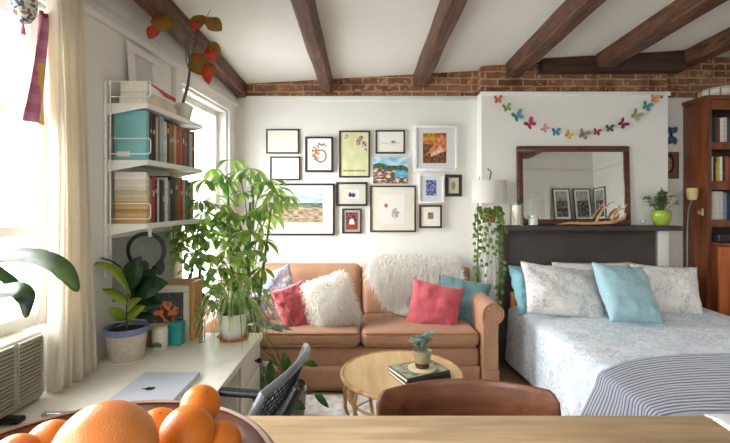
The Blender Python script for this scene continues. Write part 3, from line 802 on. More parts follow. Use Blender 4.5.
# ------------------------------------------------------------- pillows
def pillow(name, label, cat, w, h, t, m, px, py, Y, lean=-14, roll=0, yaw=0, group=None, pts=28, pinch=.07, sag=.0, flange=0, loc=None, wr=.006):
    if loc is None: loc = P(px, py, Y)
    rt = bpy.data.objects
    b = MB(); sd = R.uniform(0, 99)
    vs = {}
    def side(sg):
        g = []
        for i in range(pts+1):
            row = []
            for j in range(pts+1):
                u, v = -1+2*i/pts, -1+2*j/pts
                ed = (i in (0, pts)) or (j in (0, pts))
                key = (i, j) if ed else (i, j, sg)
                if key not in vs:
                    x = u*(1-pinch*(1-v*v)*abs(u)**2); z = v*(1-pinch*(1-u*u)*abs(v)**2)
                    th_ = t*.5*((1-abs(u)**2.4)*(1-abs(v)**2.4))**.55 if not ed else 0
                    n_ = noise.noise(Vector((u*2.2+sd, v*2.2, sg*3)))*wr*3+noise.noise(Vector((u*6+sd, v*6, sg*5)))*wr
                    rad = math.exp(-(1-max(abs(u), abs(v)))*5)*math.sin((math.atan2(v, u))*14+sd)*wr*.8
                    y = sg*(th_+(n_+rad)*(0 if ed else 1)*min(1, th_/(t*.2)))
                    vs[key] = b.v((x*w/2, y, z*h/2-sag*(1-u*u)*(v > 0)*v))
                row.append(vs[key])
            g.append(row)
        for i in range(pts):
            for j in range(pts): b.f([g[i][j], g[i+1][j], g[i+1][j+1], g[i][j+1]])
    side(-1); side(1)
    o = b.build(name, m, None, local=True, ang=180)
    o.location = loc; o.rotation_mode = 'YXZ'
    from mathutils import Euler
    Mx = Matrix.Rotation(math.radians(yaw), 3, 'Z') @ Matrix.Rotation(math.radians(lean), 3, 'X') @ Matrix.Rotation(math.radians(roll), 3, 'Y')
    o.rotation_mode = 'XYZ'; o.rotation_euler = Mx.to_euler('XYZ')
    return tag(o, label, cat, group)
Gs = 'throw pillows on the sofa'
M_rug_p = pattern('medallion_print', '#d3cfcb', [('#98a6c0', 1.6, .12, .47), ('#c98f90', 1.1, .08, .53), ('#8499b5', .8, .05, .5), ('#d3a9a0', 2.2, .12, .58)], 12, kind='Object')
M_pink = mat('coral_pink_cloth', '#c4565f', .8, var=.05, vs=20, bmp=.2, bs=200, sheen=.3)
M_teal = mat('dusty_teal_cloth', '#5f888d', .8, var=.06, vs=15, bmp=.2, bs=150, sheen=.3)
pillow('throw_pillow', 'pale blue and red medallion patterned pillow at the left end of the sofa', 'pillow', .42, .44, .12, M_rug_p, 274, 299, 3.42, -16, -20, 14, Gs)
pillow('throw_pillow', 'crumpled coral pink pillow between the patterned one and the white shaggy one', 'pillow', .27, .36, .12, M_pink, 294.5, 308, 3.26, -18, -14, 30, Gs, wr=.010)
pillow('throw_pillow', 'coral pink pillow at the right end of the sofa, in front of the teal one', 'pillow', .40, .375, .13, M_pink, 434.5, 307, 3.30, -20, 11, -6, Gs)
pillow('throw_pillow', 'dusty teal pillow behind the coral one by the right sofa arm', 'pillow', .42, .40, .12, M_teal, 461, 303, 3.44, -18, 10, -14, Gs)
# white shaggy pillow
M_fur = leafmat('white_long_fur', '#f8f5ee', '#fdfbf6', .8)
fp_ = pillow('shaggy_pillow', 'white long-haired shaggy pillow on the left seat of the sofa', 'pillow', .36, .40, .16, M_fur, 330, 303, 3.30, -20, -17, 8, Gs)
def furof(o, n, L, w, name='fur', g=.35, only=None, m=None, sgn=False):
    me = o.data; b = MB(); ps = [p for p in me.polygons]; 
    ws = [p.area for p in ps]; chosen = R.choices(ps, ws, k=n)
    for p in chosen:
        vv = [me.vertices[i].co for i in p.vertices]; a, c = R.random(), R.random()
        pt = vv[0].lerp(vv[1], a).lerp((vv[3] if len(vv) > 3 else vv[2]).lerp(vv[2], a), c)
        if only and not only(pt): continue
        nn_ = p.normal*(-1 if (sgn and p.normal.y*pt.y < 0) else 1); d = nn_+Vector((R.uniform(-.7, .7), R.uniform(-.7, .7), R.uniform(-.7, .7)))
        b.blade(pt, d, L*R.uniform(.6, 1.25), w, g)
    q = b.build(name, m or M_fur, None, local=True, recalc=False); q.parent = o; return q
furof(fp_, 6500, .06, .0024, g=.5, sgn=True)

# white fur throw over sofa back, right half
mb = MB()
path = [(3.775, .853), (3.74, .863), (3.68, .857), (3.61, .825), (3.565, .74), (3.545, .63), (3.535, .50), (3.48, .46), (3.38, .452)]
def pth(v):
    t = v*(len(path)-1); i = min(int(t), len(path)-2); f_ = t-i; a, b = path[i], path[i+1]; return (a[0]+(b[0]-a[0])*f_, a[1]+(b[1]-a[1])*f_)
def thr(u, v):
    y, z = pth(v*(.78+.22*max(0, math.sin(u*4+.2))))
    x0_ = .0+.17*max(0, v-.2)+.05*math.sin(v*8); x1_ = .80-.02*math.sin(v*6)
    return (x0_+(x1_-x0_)*u, min(y, 3.825)+.006*noise.noise(Vector((u*6, v*6, 0)))-.008, z+.012*noise.noise(Vector((u*5, v*5, 2))))
mb.grid(thr, 40, 30)
tw = mb.build('fur_throw', M_fur, None, solid=.008)
tag(tw, 'white long-haired fur throw draped over the right half of the sofa back', 'throw')
furof(tw, 8000, .07, .0028, g=.8)
# ------------------------------------------------------------- bed
bed = thing('bed', 'double bed with light wooden frame and white bedspread in front of the fireplace', 'bed', (1.98, 2.65, 0))
bx0, bx1, by0, by1, bz = 1.25, 2.74, 1.72, 3.60, .50
M_pine = wood('honey_pine', '#b5793f', '#d79c58', (8, 8, 1.5), .4)
mb = MB(); mb.box(1.215, 1.27, 3.56, 3.615, 0, .60, .012); mb.build('bed_post', M_pine, bed)
mb = MB(); mb.box(2.72, 2.775, 3.56, 3.615, 0, .60, .012); mb.build('bed_post', M_pine, bed)
MB().box(1.27, 2.72, 3.58, 3.605, .25, .57, .01).build('headboard', M_pine, bed)
MB().box(bx0, bx1, by0+.02, 3.575, .10, .26, .01).build('bed_base', M_pine, bed)
MB().soft(((bx0+bx1)/2, (by0+3.57)/2, .365), ((bx1-bx0)/2, (3.57-by0)/2, .105), .05).build('mattress', M_white, bed)
for x, y in ((1.29, 1.78), (2.68, 1.78), (1.29, 3.5), (2.68, 3.5)): MB().box(x-.03, x+.03, y-.03, y+.03, 0, .10).build('leg', M_pine, bed)
M_spread = pattern('toile_bedspread', '#e6e9ee', [('#ced8e2', 1.2, .04, .44), ('#c0cad7', 2.6, .07, .5), ('#cbdfe7', .8, .05, .45), ('#b3bfd0', 4.2, .07, .56)], 9, bmp=.35)
mb = MB()
XL = 1.215
def spread(u, v):
    # u across (left hem -> top -> right hem), v along from head to foot hem
    Lh = .44; W = 2.775-XL; tot = Lh*2+W; s_ = u*tot
    ylen = 3.57-1.70; sv = v*(ylen+.40)
    y = 3.57-min(sv, ylen); dz = max(0, sv-ylen)
    wob = noise.noise(Vector((u*9, v*7, 1)))
    if s_ < Lh: x = XL-.018-.05*(1-s_/Lh)*(.5+.5*math.sin(v*15+1))*.7+.006*wob; z = bz-.03-(Lh-s_)*(1)
    elif s_ > Lh+W: x = 2.775+.018; z = bz-.03-(s_-Lh-W)
    else:
        x = XL+(s_-Lh); e = min(s_-Lh, Lh+W-s_); z = bz-.03*math.exp(-e/.03)+.005*wob+.004*noise.noise(Vector((u*26, v*24, 2)))
        x += .0
    z -= .03*math.exp(-max(0, ylen-sv)/.03) if dz == 0 else .03
    if dz: y = 1.70-.02-.03*(dz/.4)*(.5+.5*math.sin(u*19)); z = min(z, bz-.03-dz) if Lh <= s_ <= Lh+W else min(z, bz-.03-dz*.9)
    return (x, y, max(.045, z))
mb.grid(spread, 90, 90)
mb.build('bedspread', M_spread, bed, solid=.008, ang=180)

# striped quilt folded over the foot
mq, qn, qb = newmat('striped_quilt')
uvn = N(qn, 'ShaderNodeUVMap'); sp = N(qn, 'ShaderNodeSeparateXYZ'); qn.links.new(uvn.outputs[0], sp.inputs[0])
nn = N(qn, 'ShaderNodeTexNoise'); nn.inputs['Scale'].default_value = 3; qn.links.new(uvn.outputs[0], nn.inputs[0])
md = N(qn, 'ShaderNodeMath', operation='MULTIPLY_ADD'); md.inputs[1].default_value = .012; qn.links.new(nn.outputs[0], md.inputs[0]); qn.links.new(sp.outputs[1], md.inputs[2])
m2 = N(qn, 'ShaderNodeMath', operation='MULTIPLY'); m2.inputs[1].default_value = 1/.026; qn.links.new(md.outputs[0], m2.inputs[0])
fr = N(qn, 'ShaderNodeMath', operation='FRACT'); qn.links.new(m2.outputs[0], fr.inputs[0])
qn.links.new(ramp(qn, fr.outputs[0], [(0, '#50545f'), (.2, '#555a66'), (.3, '#9aa0ad'), (.7, '#a9aebb'), (.93, '#979daa'), (1, '#50545f')]), qb.inputs[0])
pp = N(qn, 'ShaderNodeMath', operation='PINGPONG'); pp.inputs[1].default_value = .5; qn.links.new(fr.outputs[0], pp.inputs[0]); bump(qn, qb, pp.outputs[0], .8, .01)
qb.inputs['Roughness'].default_value = .9; qb.inputs['Sheen Weight'].default_value = .3
mb = MB()
W = 2.775-XL
def quilt(u, v):
    hang = .30; s_ = u*(hang+W); edge = 2.36-.22*math.exp(-(s_-hang)/.25) if s_ > hang else 2.14+.16*((hang-s_)/hang)
    near = 1.665
    y = edge+(near-edge)*v
    wob = noise.noise(Vector((u*7, v*5, 8)))*.006+noise.noise(Vector((u*18, v*14, 8)))*.004
    if s_ < hang:
        f_ = (hang-s_)/hang; a = min(1, (hang-s_)/.05)
        x = XL-.048-.035*f_*(.6+.4*math.sin(v*8))+wob; z = bz+.005-.03*a-(hang-s_)
    else:
        e = s_-hang; x = XL-.048*math.exp(-e/.03)+e; z = bz+.016-.02*math.exp(-e/.03)+wob*.7
    if v > .93: k = (v-.93)/.07; z = z-.12*k*k if s_ >= hang else z; y -= .02*k
    return (x, y, max(.06, z))
vs = mb.grid(quilt, 110, 46)
uvmap = {}
for i, row in enumerate(vs):
    for j, v in enumerate(row):
        s_ = i/110*(.3+W); uvmap[(round(v.co.x, 5), round(v.co.y, 5), round(v.co.z, 5))] = (s_, (1-j/46)*.62+.12*math.exp(-abs(s_-.3)/.3)*0)
orig = {}
me_quilt = mb.build('quilt', mq, None, origin=(0, 0, 0), ang=180)
adduv(me_quilt, lambda co: uvmap.get((round(co.x, 5), round(co.y, 5), round(co.z, 5)), (0, 0)))
md_ = me_quilt.modifiers.new('thick', 'SOLIDIFY'); md_.thickness = .014; md_.offset = 0
tag(me_quilt, 'grey blue quilt with fine dark stripes spread over the foot of the bed', 'quilt')

Gb = 'pillows on the bed'
M_toile2 = pattern('grey_toile_pillow', '#e4e1db', [('#cfcdca', 1.3, .04, .45), ('#c0c4cc', 2.6, .06, .52), ('#b6b5b7', 4.2, .07, .56)], 11, bmp=.3)
M_lblue = pattern('pale_blue_satin', '#9fc4cd', [('#abd0d7', 1.3, .05, .55)], 8, rough=.6)
M_tq = mat('turquoise_cotton', '#86b8c2', .75, var=.06, vs=10, bmp=.3, bs=20, sheen=.2)
pillow('bed_pillow', 'bright turquoise pillow at the left edge of the bed, mostly hidden', 'pillow', .42, .40, .16, M_tq, 535, 289, 3.46, -24, 3, 20, Gb, wr=.010)
pillow('bed_pillow', 'plain white pillow standing at the back between the patterned ones', 'pillow', .66, .38, .14, M_white, 594, 285, 3.50, -14, 0, 0, Gb)
pillow('bed_pillow', 'large white pillow with grey branch pattern at the left side of the bed', 'pillow', .62, .42, .17, M_toile2, 562.5, 291, 3.25, -32, 9, 9, Gb)
pillow('bed_pillow', 'cream pillow with grey blue branch pattern at the right side of the bed', 'pillow', .50, .40, .16, M_toile2, 666, 290, 3.36, -20, 3, -8, Gb)
pillow('bed_pillow', 'pale blue satin pillow in front of the others at the middle of the bed', 'pillow', .45, .45, .17, M_lblue, 627, 293, 3.08, -32, 8, 16, Gb)

# ------------------------------------------------------------- rug
mr_, rn, rb = newmat('grey_rug')
co = coords(rn); v1 = N(rn, 'ShaderNodeTexNoise'); v1.inputs['Scale'].default_value = 14; v1.inputs['Detail'].default_value = 5; rn.links.new(co, v1.inputs[0])
rn.links.new(ramp(rn, v1.outputs[0], [(.35, '#c4c1bd'), (.5, '#e3e0dc'), (.62, '#eeece8')]), rb.inputs[0]); rb.inputs['Roughness'].default_value = .95
n9 = N(rn, 'ShaderNodeTexNoise'); n9.inputs['Scale'].default_value = 220; rn.links.new(co, n9.inputs[0]); bump(rn, rb, n9.outputs[0], .6)
simple(MB().box(-.52, 1.05, 1.3, 2.99, .0005, .011, .004), 'rug', mr_, 'light grey mottled rug on the floor under the round coffee table', 'rug')

# ------------------------------------------------------------- coffee table (rattan base, round wooden top)
tc = (.20, 2.36); tz = .42
M_rat = wood('rattan', '#a9794a', '#d6ab74', (10, 10, 3), .4)
M_top = wood('pale_oak_top', '#c49e68', '#e0c08c', (9, 1.2, 9), .35, 1.5, 1.6, .05)
ct = thing('coffee_table', 'round pale wooden coffee table with curved rattan base on the rug', 'coffee table', (tc[0], tc[1], .011))
MB().lathe((tc[0], tc[1], tz), [(0, 0), (.315, 0), (.317, -.004), (.317, -.022), (0, -.022)], 64).build('table_top', M_top, ct, ang=30)
MB().ring((tc[0], tc[1], tz-.008), .325, .0125, n=64).build('rim', M_rat, ct)
for k in range(12):
    a = 2*PI*k/12+.1; ca, sa = math.cos(a), math.sin(a)
    MB().tube([(tc[0]+r*ca, tc[1]+r*sa, z) for r, z in ((.295, tz-.022), (.312, .34), (.308, .24), (.285, .15), (.262, .08), (.27, .022))], .0105, 8).build('leg', M_rat, ct)
for r, z, t in ((.296, .30, .008), (.285, .026, .014)): MB().ring((tc[0], tc[1], z), r, t, n=48).build('hoop', M_rat, ct)
mw_ = mat('white_rattan', '#e6dcc8', .5)
for r, z in ((.322, .235), (.300, .15)): MB().ring((tc[0], tc[1], z), r, .007, n=48, m=6).build('hoop', mw_, ct)

def book_flat(name, label, c, size, yaw, cover, pages, group=None, art=None):
    w, d, h = size
    rt = thing(name, label, 'book', c, (0, 0, yaw), group)
    mb = MB(); mb.box(-w/2, w/2, -d/2, d/2, 0, .003, .001); mb.box(-w/2, w/2, -d/2, d/2, h-.003, h, .001); mb.box(-w/2, w/2, -d/2-.0002, -d/2+.003, 0, h, .001)
    mb.build('cover', cover, rt, local=True)
    MB().box(-w/2+.003, w/2-.004, -d/2+.0032, d/2-.005, .0031, h-.0031).build('pages', pages, rt, local=True)
    if art:
        m = MB(); m.grid(lambda u, v: (-w/2+.008+(w-.016)*u, -d/2+.008+(d-.016)*v, h+.0006), 40, 30)
        o = m.build('cover_print', M_print, rt, local=True, smooth=False)
        addcol(o, lambda p, i: art((p.x+w/2)/w, (p.y+d/2)/d))
    return rt
M_navy = mat('navy_cover', '#22262b', .4)
cb = Vector((.288, 2.30, tz+.0005))
book_flat('book', 'lower dark covered book on the coffee table, under the green one', cb, (.27, .20, .019), .42, M_navy, M_paper, 'books on the coffee table')
def cover_art(u, v):
    k = nz(u, v, 5, 4)
    c = lerp(hx('#62756a'), hx('#a9b3a2'), max(0, min(1, .5+k*1.3)))
    if nz(u, v, 9, 9) > .28: c = hx('#c9a86a')
    return tuple(max(0, min(1, q)) for q in c)
book_flat('book', 'upper book with grey green picture cover on the coffee table', cb+Vector((0, 0, .0195)), (.265, .195, .021), .45, mat('sage_cover', '#232a2b', .35), M_paper, 'books on the coffee table', cover_art)
zc_ = tz+.0005+.0195+.021+.001
cp = P(421, 360, 2.24); cpx = .305
simple(MB().lathe((cpx, 2.295, zc_), [(0, 0), (.072, 0), (.076, .002), (.076, .005), (.07, .007), (0, .007)], 48), 'coaster', mat('cream_felt', '#d9cba4', .8), 'round cream coaster under the succulent pot', 'coaster')
zp = zc_+.0075
su = thing('potted_succulent', 'grey green succulent in a small banded ceramic pot on the coffee table books', 'potted plant', (cpx, 2.295, zp))
c = (cpx, 2.295, zp)
MB().lathe(c, [(0, 0), (.034, 0), (.037, .004), (.0375, .03)], 36).lathe(c, [(.0375, .03), (.037, .004)], 36).build('pot_base', mat('brown_clay', '#7a5238', .5), su)
MB().lathe(c, [(.0375, .028), (.042, .035), (.05, .075), (.052, .09), (.047, .09), (.044, .078), (0, .078)], 36).build('pot', mat('sand_glaze', '#b5a67f', .35, c2='#8f8a6a', vs=18), su)
fo = MB(); 
for k in range(9):
    a = R.uniform(0, 2*PI); rr = R.uniform(0, .045); hh = R.uniform(.03, .095)
    base = Vector((c[0]+rr*math.cos(a)*1.2, c[1]+rr*math.sin(a), c[2]+.08+hh)); fo.tube([(c[0], c[1], c[2]+.075), base], .004, 6)
    for j in range(11):
        b = j*2.4; el = .1+.9*(j/11); d = Vector((math.cos(b)*math.cos(el), math.sin(b)*math.cos(el), math.sin(el)))*(.042-.0015*j)
        fo.leaf(base, base+d, .027, -.1, n=4, fold=.4, shape=.65)
fo.build('foliage', leafmat('glaucous_green', '#94a89a', '#c3cfc0'), su, solid=.0015)

# ------------------------------------------------------------- foreground dining table
M_table = wood('limed_oak', '#94795a', '#bda27c', (1.5, 14, 14), .4, 1.5, 2.2, .06)
TZ = .80; tY = 1.11
dt = thing('dining_table', 'pale oak dining table top across the bottom of the picture', 'table', (.5, .75, 0))
MB().box(-.68, 1.75, .28, tY, TZ-.035, TZ, .004).build('tabletop', M_table, dt)
mb = MB(); mb.box(-.6, 1.67, tY-.07, tY-.05, TZ-.12, TZ-.036); mb.box(-.6, 1.67, .34, .36, TZ-.12, TZ-.036); mb.build('apron', M_table, dt)
for x, y in ((-.57, .37), (-.57, 1.02), (1.64, .37), (1.64, 1.02)): MB().box(x-.03, x+.03, y-.03, y+.03, 0, TZ-.036, .004).build('leg', M_table, dt)
# napkin
mb = MB(); nx, ny = .885, 1.06
def nap(u, v):
    x = .89+.5*u+.02*v; y = 1.075-.26*u*.55-.30*v+.1*u
    return (.866+.42*u+.012*v, 1.10-.02*u-.27*v, TZ+.006+.004*noise.noise(Vector((u*4, v*4, 3))))
mb.grid(nap, 20, 16)
simple(mb, 'napkin', pattern('grey_napkin', '#c9c7c6', [('#8f9099', 1.4, .05, .5)], 14), 'grey marbled cloth corner lying on the right end of the dining table', 'napkin', solid=.003)

# bentwood chair
M_teak = wood('teak_plywood', '#4f2b19', '#7e4c2f', (2, 14, 14), .38, 2, 2, .03, coat=.15)
ch = thing('dining_chair', 'reddish brown moulded wooden chair facing the dining table', 'chair', (.30, 1.30, 0))
mb = MB(); cxx = .294; hw = .262
def backp(u, v):
    s_ = -1+2*u
    x = cxx+s_*hw*(1-.02*(1-v)); y = 1.262-.085*s_*s_+.05*v
    top = .811-.004*s_*s_-.032*max(0, (abs(s_)-.90)/.10)**2.2; bot = .57+.02*s_*s_+.04*max(0, (abs(s_)-.8)/.2)**2
    return (x, y, bot+(top-bot)*v)
mb.grid(backp, 48, 14)
mb.build('backrest', M_teak, ch, solid=.014, bev=.004, ang=60)
mb = MB()
def seatp(u, v):
    s_ = -1+2*u; x = .294+s_*.22*(1-.08*v); y = 1.30+.36*v-.02*(1-s_*s_)*0; e = max(abs(s_), abs(2*v-1))
    return (x, y, .445+.012*s_*s_-.01*math.sin(PI*v))
mb.grid(lambda u, v: (.294+(-1+2*u)*.22*(1-.06*v), 1.225-.34*v, .445+.012*(2*u-1)**2), 20, 16)
mb.build('seat', M_teak, ch, solid=.014)
for s_ in (-1, 1):
    MB().tube([(.294+s_*.10, 1.29, .70), (.294+s_*.10, 1.28, .52), (.294+s_*.10, 1.24, .425), (.294+s_*.10, 1.05, .425)], .011, 10).build('back_support', M_teak, ch)
    MB().tube([(.294+s_*.12, 1.18, .437), (.294+s_*.19, 1.27, 0.0)], [.015, .010], 10).build('leg', M_teak, ch)
    MB().tube([(.294+s_*.12, .95, .437), (.294+s_*.17, .86, 0.0)], [.015, .010], 10).build('leg', M_teak, ch)
# ------------------------------------------------------------- desk
DZ = .618
M_desk = mat('cream_laminate', '#f4f1e4', .25, var=.02, vs=4)
dk = thing('desk', 'long cream desk along the left window wall', 'desk', (-.9, 1.75, 0))
mb = MB()
mb.prism([(xw(1.16)+.012, 1.16), (-.572, 1.16), (-.572, 2.41), (xw(2.41)+.012, 2.41)], DZ-.032, DZ, axis='z')
mb.build('desktop', M_desk, dk, smooth=False, bev=.003)
def pedestal(y0, y1):
    x0, x1 = -1.12, -.60
    body = MB().box(x0, x1, y0, y1, .03, DZ-.0325, .003).build('drawer_unit', M_desk, dk)
    zs = [.045, .30, .44, .578]
    for a_, b_ in zip(zs, zs[1:]):
        d_ = MB().box(x1+.0005, x1+.016, y0+.012, y1-.012, a_+.004, b_-.004, .003).build('drawer', M_desk, body)
    m = MB(); 
    for a_, b_ in zip(zs, zs[1:]):
        yy = (y0+y1)/2+(.07 if b_ > .5 else 0)
        m.tube([(x1+.016, yy, (a_+b_)/2), (x1+.03, yy, (a_+b_)/2)], .006, 8); m.ball((x1+.038, yy, (a_+b_)/2), .014)
    m.build('knob', M_black, body)
pedestal(2.02, 2.40)
MB().box(-1.10, -.62, 1.18, 1.21, 0, DZ-.0325, .003).build('side_panel', M_desk, dk)
MB().box(-1.22, -1.205, 1.215, 2.015, .25, DZ-.0325).build('back_panel', M_desk, dk)
# laptop
lt = thing('laptop', 'closed silver laptop lying on the desk', 'laptop', (-.81, 1.66, DZ+.001), (0, 0, 0))
mb = MB(); mb.soft((-.81, 1.645, DZ+.006), (.118, .163, .0045), .004, n=4); mb.build('base', M_chrome, lt)
mb = MB(); mb.soft((-.81, 1.645, DZ+.0145), (.118, .163, .0035), .003, n=4); mb.build('lid', mat('silver_lid', '#c4c9d2', .4, metal=.25, var=.01), lt)
lg = MB(); c0 = Vector((-.822, 1.645, DZ+.0184))
pts = []
for k in range(40):
    a = 2*PI*k/40; r_ = .017*(1+.10*math.cos(2*a)-.0)
    if abs(a-0) < .0: pass
    x = r_*math.cos(a); y = r_*math.sin(a)
    # bite on the +y side, waist notch top
    d = math.hypot(x-.0, y-.021)
    if d < .010: y -= (.010-d)
    pts.append((c0.x+x, c0.y+y))
mb = MB(); mb.prism(pts, c0.z, c0.z+.0004, axis='z'); mb.leaf((c0.x-.017, c0.y+.002, c0.z+.0006), (c0.x-.030, c0.y-.006, c0.z+.0006), .010, 0, fold=0)
mb.build('emblem', M_black, lt, smooth=False)
# pen-like things near desk front
simple(MB().soft((-1.05, 1.46, DZ+.010), (.045, .012, .009), .008, n=3), 'stapler', M_metal, 'small grey metal object lying on the desk left of the laptop', 'stapler')
simple(MB().soft((-1.17, 1.425, DZ+.010), (.035, .02, .009), .008, n=3), 'computer_mouse', M_black, 'small black object on the desk beside the air conditioner', 'computer mouse')

# ------------------------------------------------------------- curtain, valance scarf, air conditioner
M_curt, cn_, cb_ = newmat('cream_linen_curtain')
tr = N(cn_, 'ShaderNodeBsdfTranslucent'); cb_.inputs['Base Color'].default_value = lin('#f3efe6'); tr.inputs[0].default_value = lin('#f6f0e2'); cb_.inputs['Roughness'].default_value = .9
mx = N(cn_, 'ShaderNodeMixShader'); mx.inputs[0].default_value = .55
nn = N(cn_, 'ShaderNodeTexNoise'); nn.inputs['Scale'].default_value = 120; cn_.links.new(coords(cn_), nn.inputs[0]); bump(cn_, cb_, nn.outputs[0], .2)
out = [q for q in cn_.nodes if q.type == 'OUTPUT_MATERIAL'][0]
cn_.links.new(cb_.outputs[0], mx.inputs[1]); cn_.links.new(tr.outputs[0], mx.inputs[2]); cn_.links.new(mx.outputs[0], out.inputs[0])
cu = thing('curtain', 'long cream linen curtain hanging in folds beside the near window', 'curtain', (xw(1.75)+.1, 1.75, DZ+.01))
mb = MB()
def curt(u, v):
    z = DZ+.012+(2.235-DZ)*v; bell = 1-v
    y = 1.61+.135*u+(.085*bell)*u+.02*math.sin(v*3)*(1-u)
    fold = math.sin(u*PI*9+math.sin(v*2.4)*.6)*.026*(1-.3*v)+.011*math.sin(u*PI*21+v*2)
    x = .085+fold+.035*bell*bell*0
    return (x, y+.012*math.sin(u*PI*9+1), z)
mb.grid(curt, 120, 40)
mb.build('cloth', M_curt, cu, wall=True, solid=.003, ang=180)
rod = MB().tube([(xw(.5)+.085, .5, 2.262), (xw(1.78)+.085, 1.78, 2.262)], .010, 10)
rod.build('curtain_rod', M_white, cu)
MB().box(.036, .09, 1.77, 1.78, 2.255, 2.285).build('bracket', M_white, cu, wall=True)
# scarf hanging in the window corner
mb = MB()
def scf(u, v):
    z = 2.06-.42*v; w_ = .04+.065*v
    return (.055+.010*math.sin(u*9+v*3), 1.60+.012*(1-v)-.03*v+w_*(u-.5)*1.0, z)
mb.grid(scf, 20, 24)
sc = mb.build('scarf', M_print, None, wall=True, solid=.002)
def scarfcol(c, i):
    v = -(c.z-.42)/.42
    if v < .06: return hx('#8f3a34')
    if c.y > .012 and v > .45: return hx('#d6a65a')
    return lerp(hx('#b86a86'), hx('#c98aa4'), .5+.5*math.sin(c.z*90))
addcol(sc, scarfcol); tag(sc, 'pink woven scarf with a yellow edge hanging in the corner of the near window', 'scarf')
# patterned bulb ornament hanging from the window head
q = P(23, 9, 1.42)
orn = thing('hanging_ornament', 'multicoloured floral fabric ornament hanging at the top left window corner', 'ornament', (q.x, q.y, q.z-.05))
m = MB(); m.lathe((q.x, q.y, q.z-.05), [(0, 0), (.010, .002), (.024, .012), (.036, .035), (.04, .065), (.038, .105), (.022, .13), (.008, .138), (0, .14)], 36)
o = m.build('body', None, orn)
om, ont, ob = newmat('floral_fabric'); vv = N(ont, 'ShaderNodeTexVoronoi'); vv.inputs['Scale'].default_value = 110; ont.links.new(coords(ont), vv.inputs[0])
sepc = N(ont, 'ShaderNodeSeparateColor'); ont.links.new(vv.outputs['Color'], sepc.inputs[0])
ont.links.new(ramp(ont, sepc.outputs[0], [(0, '#cfccbf'), (.25, '#4a5f78'), (.38, '#b9b4a2'), (.52, '#6f8060'), (.66, '#95585c'), (.76, '#d4cfc4'), (.9, '#55495e')], 'CONSTANT'), ob.inputs[0]); ob.inputs['Roughness'].default_value = .7
o.data.materials.append(om)
MB().tube([(q.x, q.y, q.z+.088), (q.x, q.y, q.z+.24)], .002, 5).build('cord', M_white, orn)
m = MB(); m.tube([(q.x, q.y, q.z-.05), (q.x, q.y, q.z-.085)], [.004, .009], 8); m.build('tassel', M_pink, orn)

M_ac = mat('aged_beige_plastic', '#b7b19c', .5, var=.04)
acx = -1.20
ac = thing('air_conditioner', 'beige window air conditioner with slatted grilles at the lower left', 'air conditioner', (acx-.15, 1.25, DZ))
mb = MB(); mb.soft((acx-.155, 1.22, DZ+.128), (.155, .395, .125), .022, n=6); mb.build('case', M_ac, ac)
for (y0, y1, n_) in ((1.485, 1.59, 15), (.86, 1.465, 15)):
    fr_ = MB(); z0, z1 = DZ+.03, DZ+.235
    fr_.box(acx+.0005, acx+.008, y0, y1, z0-.008, z0); fr_.box(acx+.0005, acx+.008, y0, y1, z1, z1+.008); fr_.box(acx+.0005, acx+.008, y0-.006, y0, z0, z1); fr_.box(acx+.0005, acx+.008, y1, y1+.006, z0, z1)
    g = fr_.build('grille', M_ac, ac)
    MB().box(acx+.0004, acx+.001, y0, y1, z0, z1).build('recess', mat('grille_dark', '#6f6650', .8), g, smooth=False)
    m = MB()
    for k in range(n_):
        z = z0+(z1-z0)*(k+.5)/n_; m.obox((acx+.004, (y0+y1)/2, z), (.007, y1-y0, .0045), (0, .5, 0))
    m.build('slats', M_ac, g, smooth=False)

# ------------------------------------------------------------- wall shelf on the left wall
WX = lambda y, v: xw(y)+v
SH = [1.82, 1.549, 1.245]      # top faces
ya, yb_, dp = 2.05, 2.655, .203
shf = thing('wall_shelf', 'white three-tier metal wall shelf with wire side hoops above the desk', 'shelf', (xw(2.3), 2.35, 1.15))
for z in SH:
    mb = MB(); mb.box(.012, dp, ya, yb_, z-.016, z, .002); mb.box(dp-.004, dp+.002, ya, yb_, z-.022, z+.004, .001)
    for y in (ya, yb_-.002): mb.prism([(.012, z-.055), (.012, z+.001), (dp, z+.001), (dp, z-.02)], *((y-.003, y-.0005) if y < 2.3 else (y+.0025, y+.005)))
    b_ = mb.build('shelf_board', M_white, shf, wall=True)
for y in (ya-.008, yb_+.008):
    mb = MB(); mb.tube([(.008, y, .99 if y < 2.3 else 1.1), (.008, y, 1.935)], .0075, 8); mb.tube([(.030, y, 1.10), (.030, y, 1.93)], .0035, 8)
    for k in range(5): mb.tube([(.008, y, 1.12+k*.198), (.030, y, 1.12+k*.198)], .003, 6)
    mb.build('ladder_post', M_white, shf, wall=True)
    for z in (SH[0]+.03, SH[1]+.03, SH[2]+.025):
        h = .073; r_ = .012; d2 = dp+.018
        pts = [(.03, y, z), (d2-r_, y, z), (d2-.003, y, z+.004), (d2, y, z+r_), (d2, y, z+h-r_), (d2-.003, y, z+h-.004), (d2-r_, y, z+h), (.03, y, z+h)]
        MB().tube(pts, .0028, 8).build('wire_hoop', M_white if y < 2.3 else M_metal, shf, wall=True)

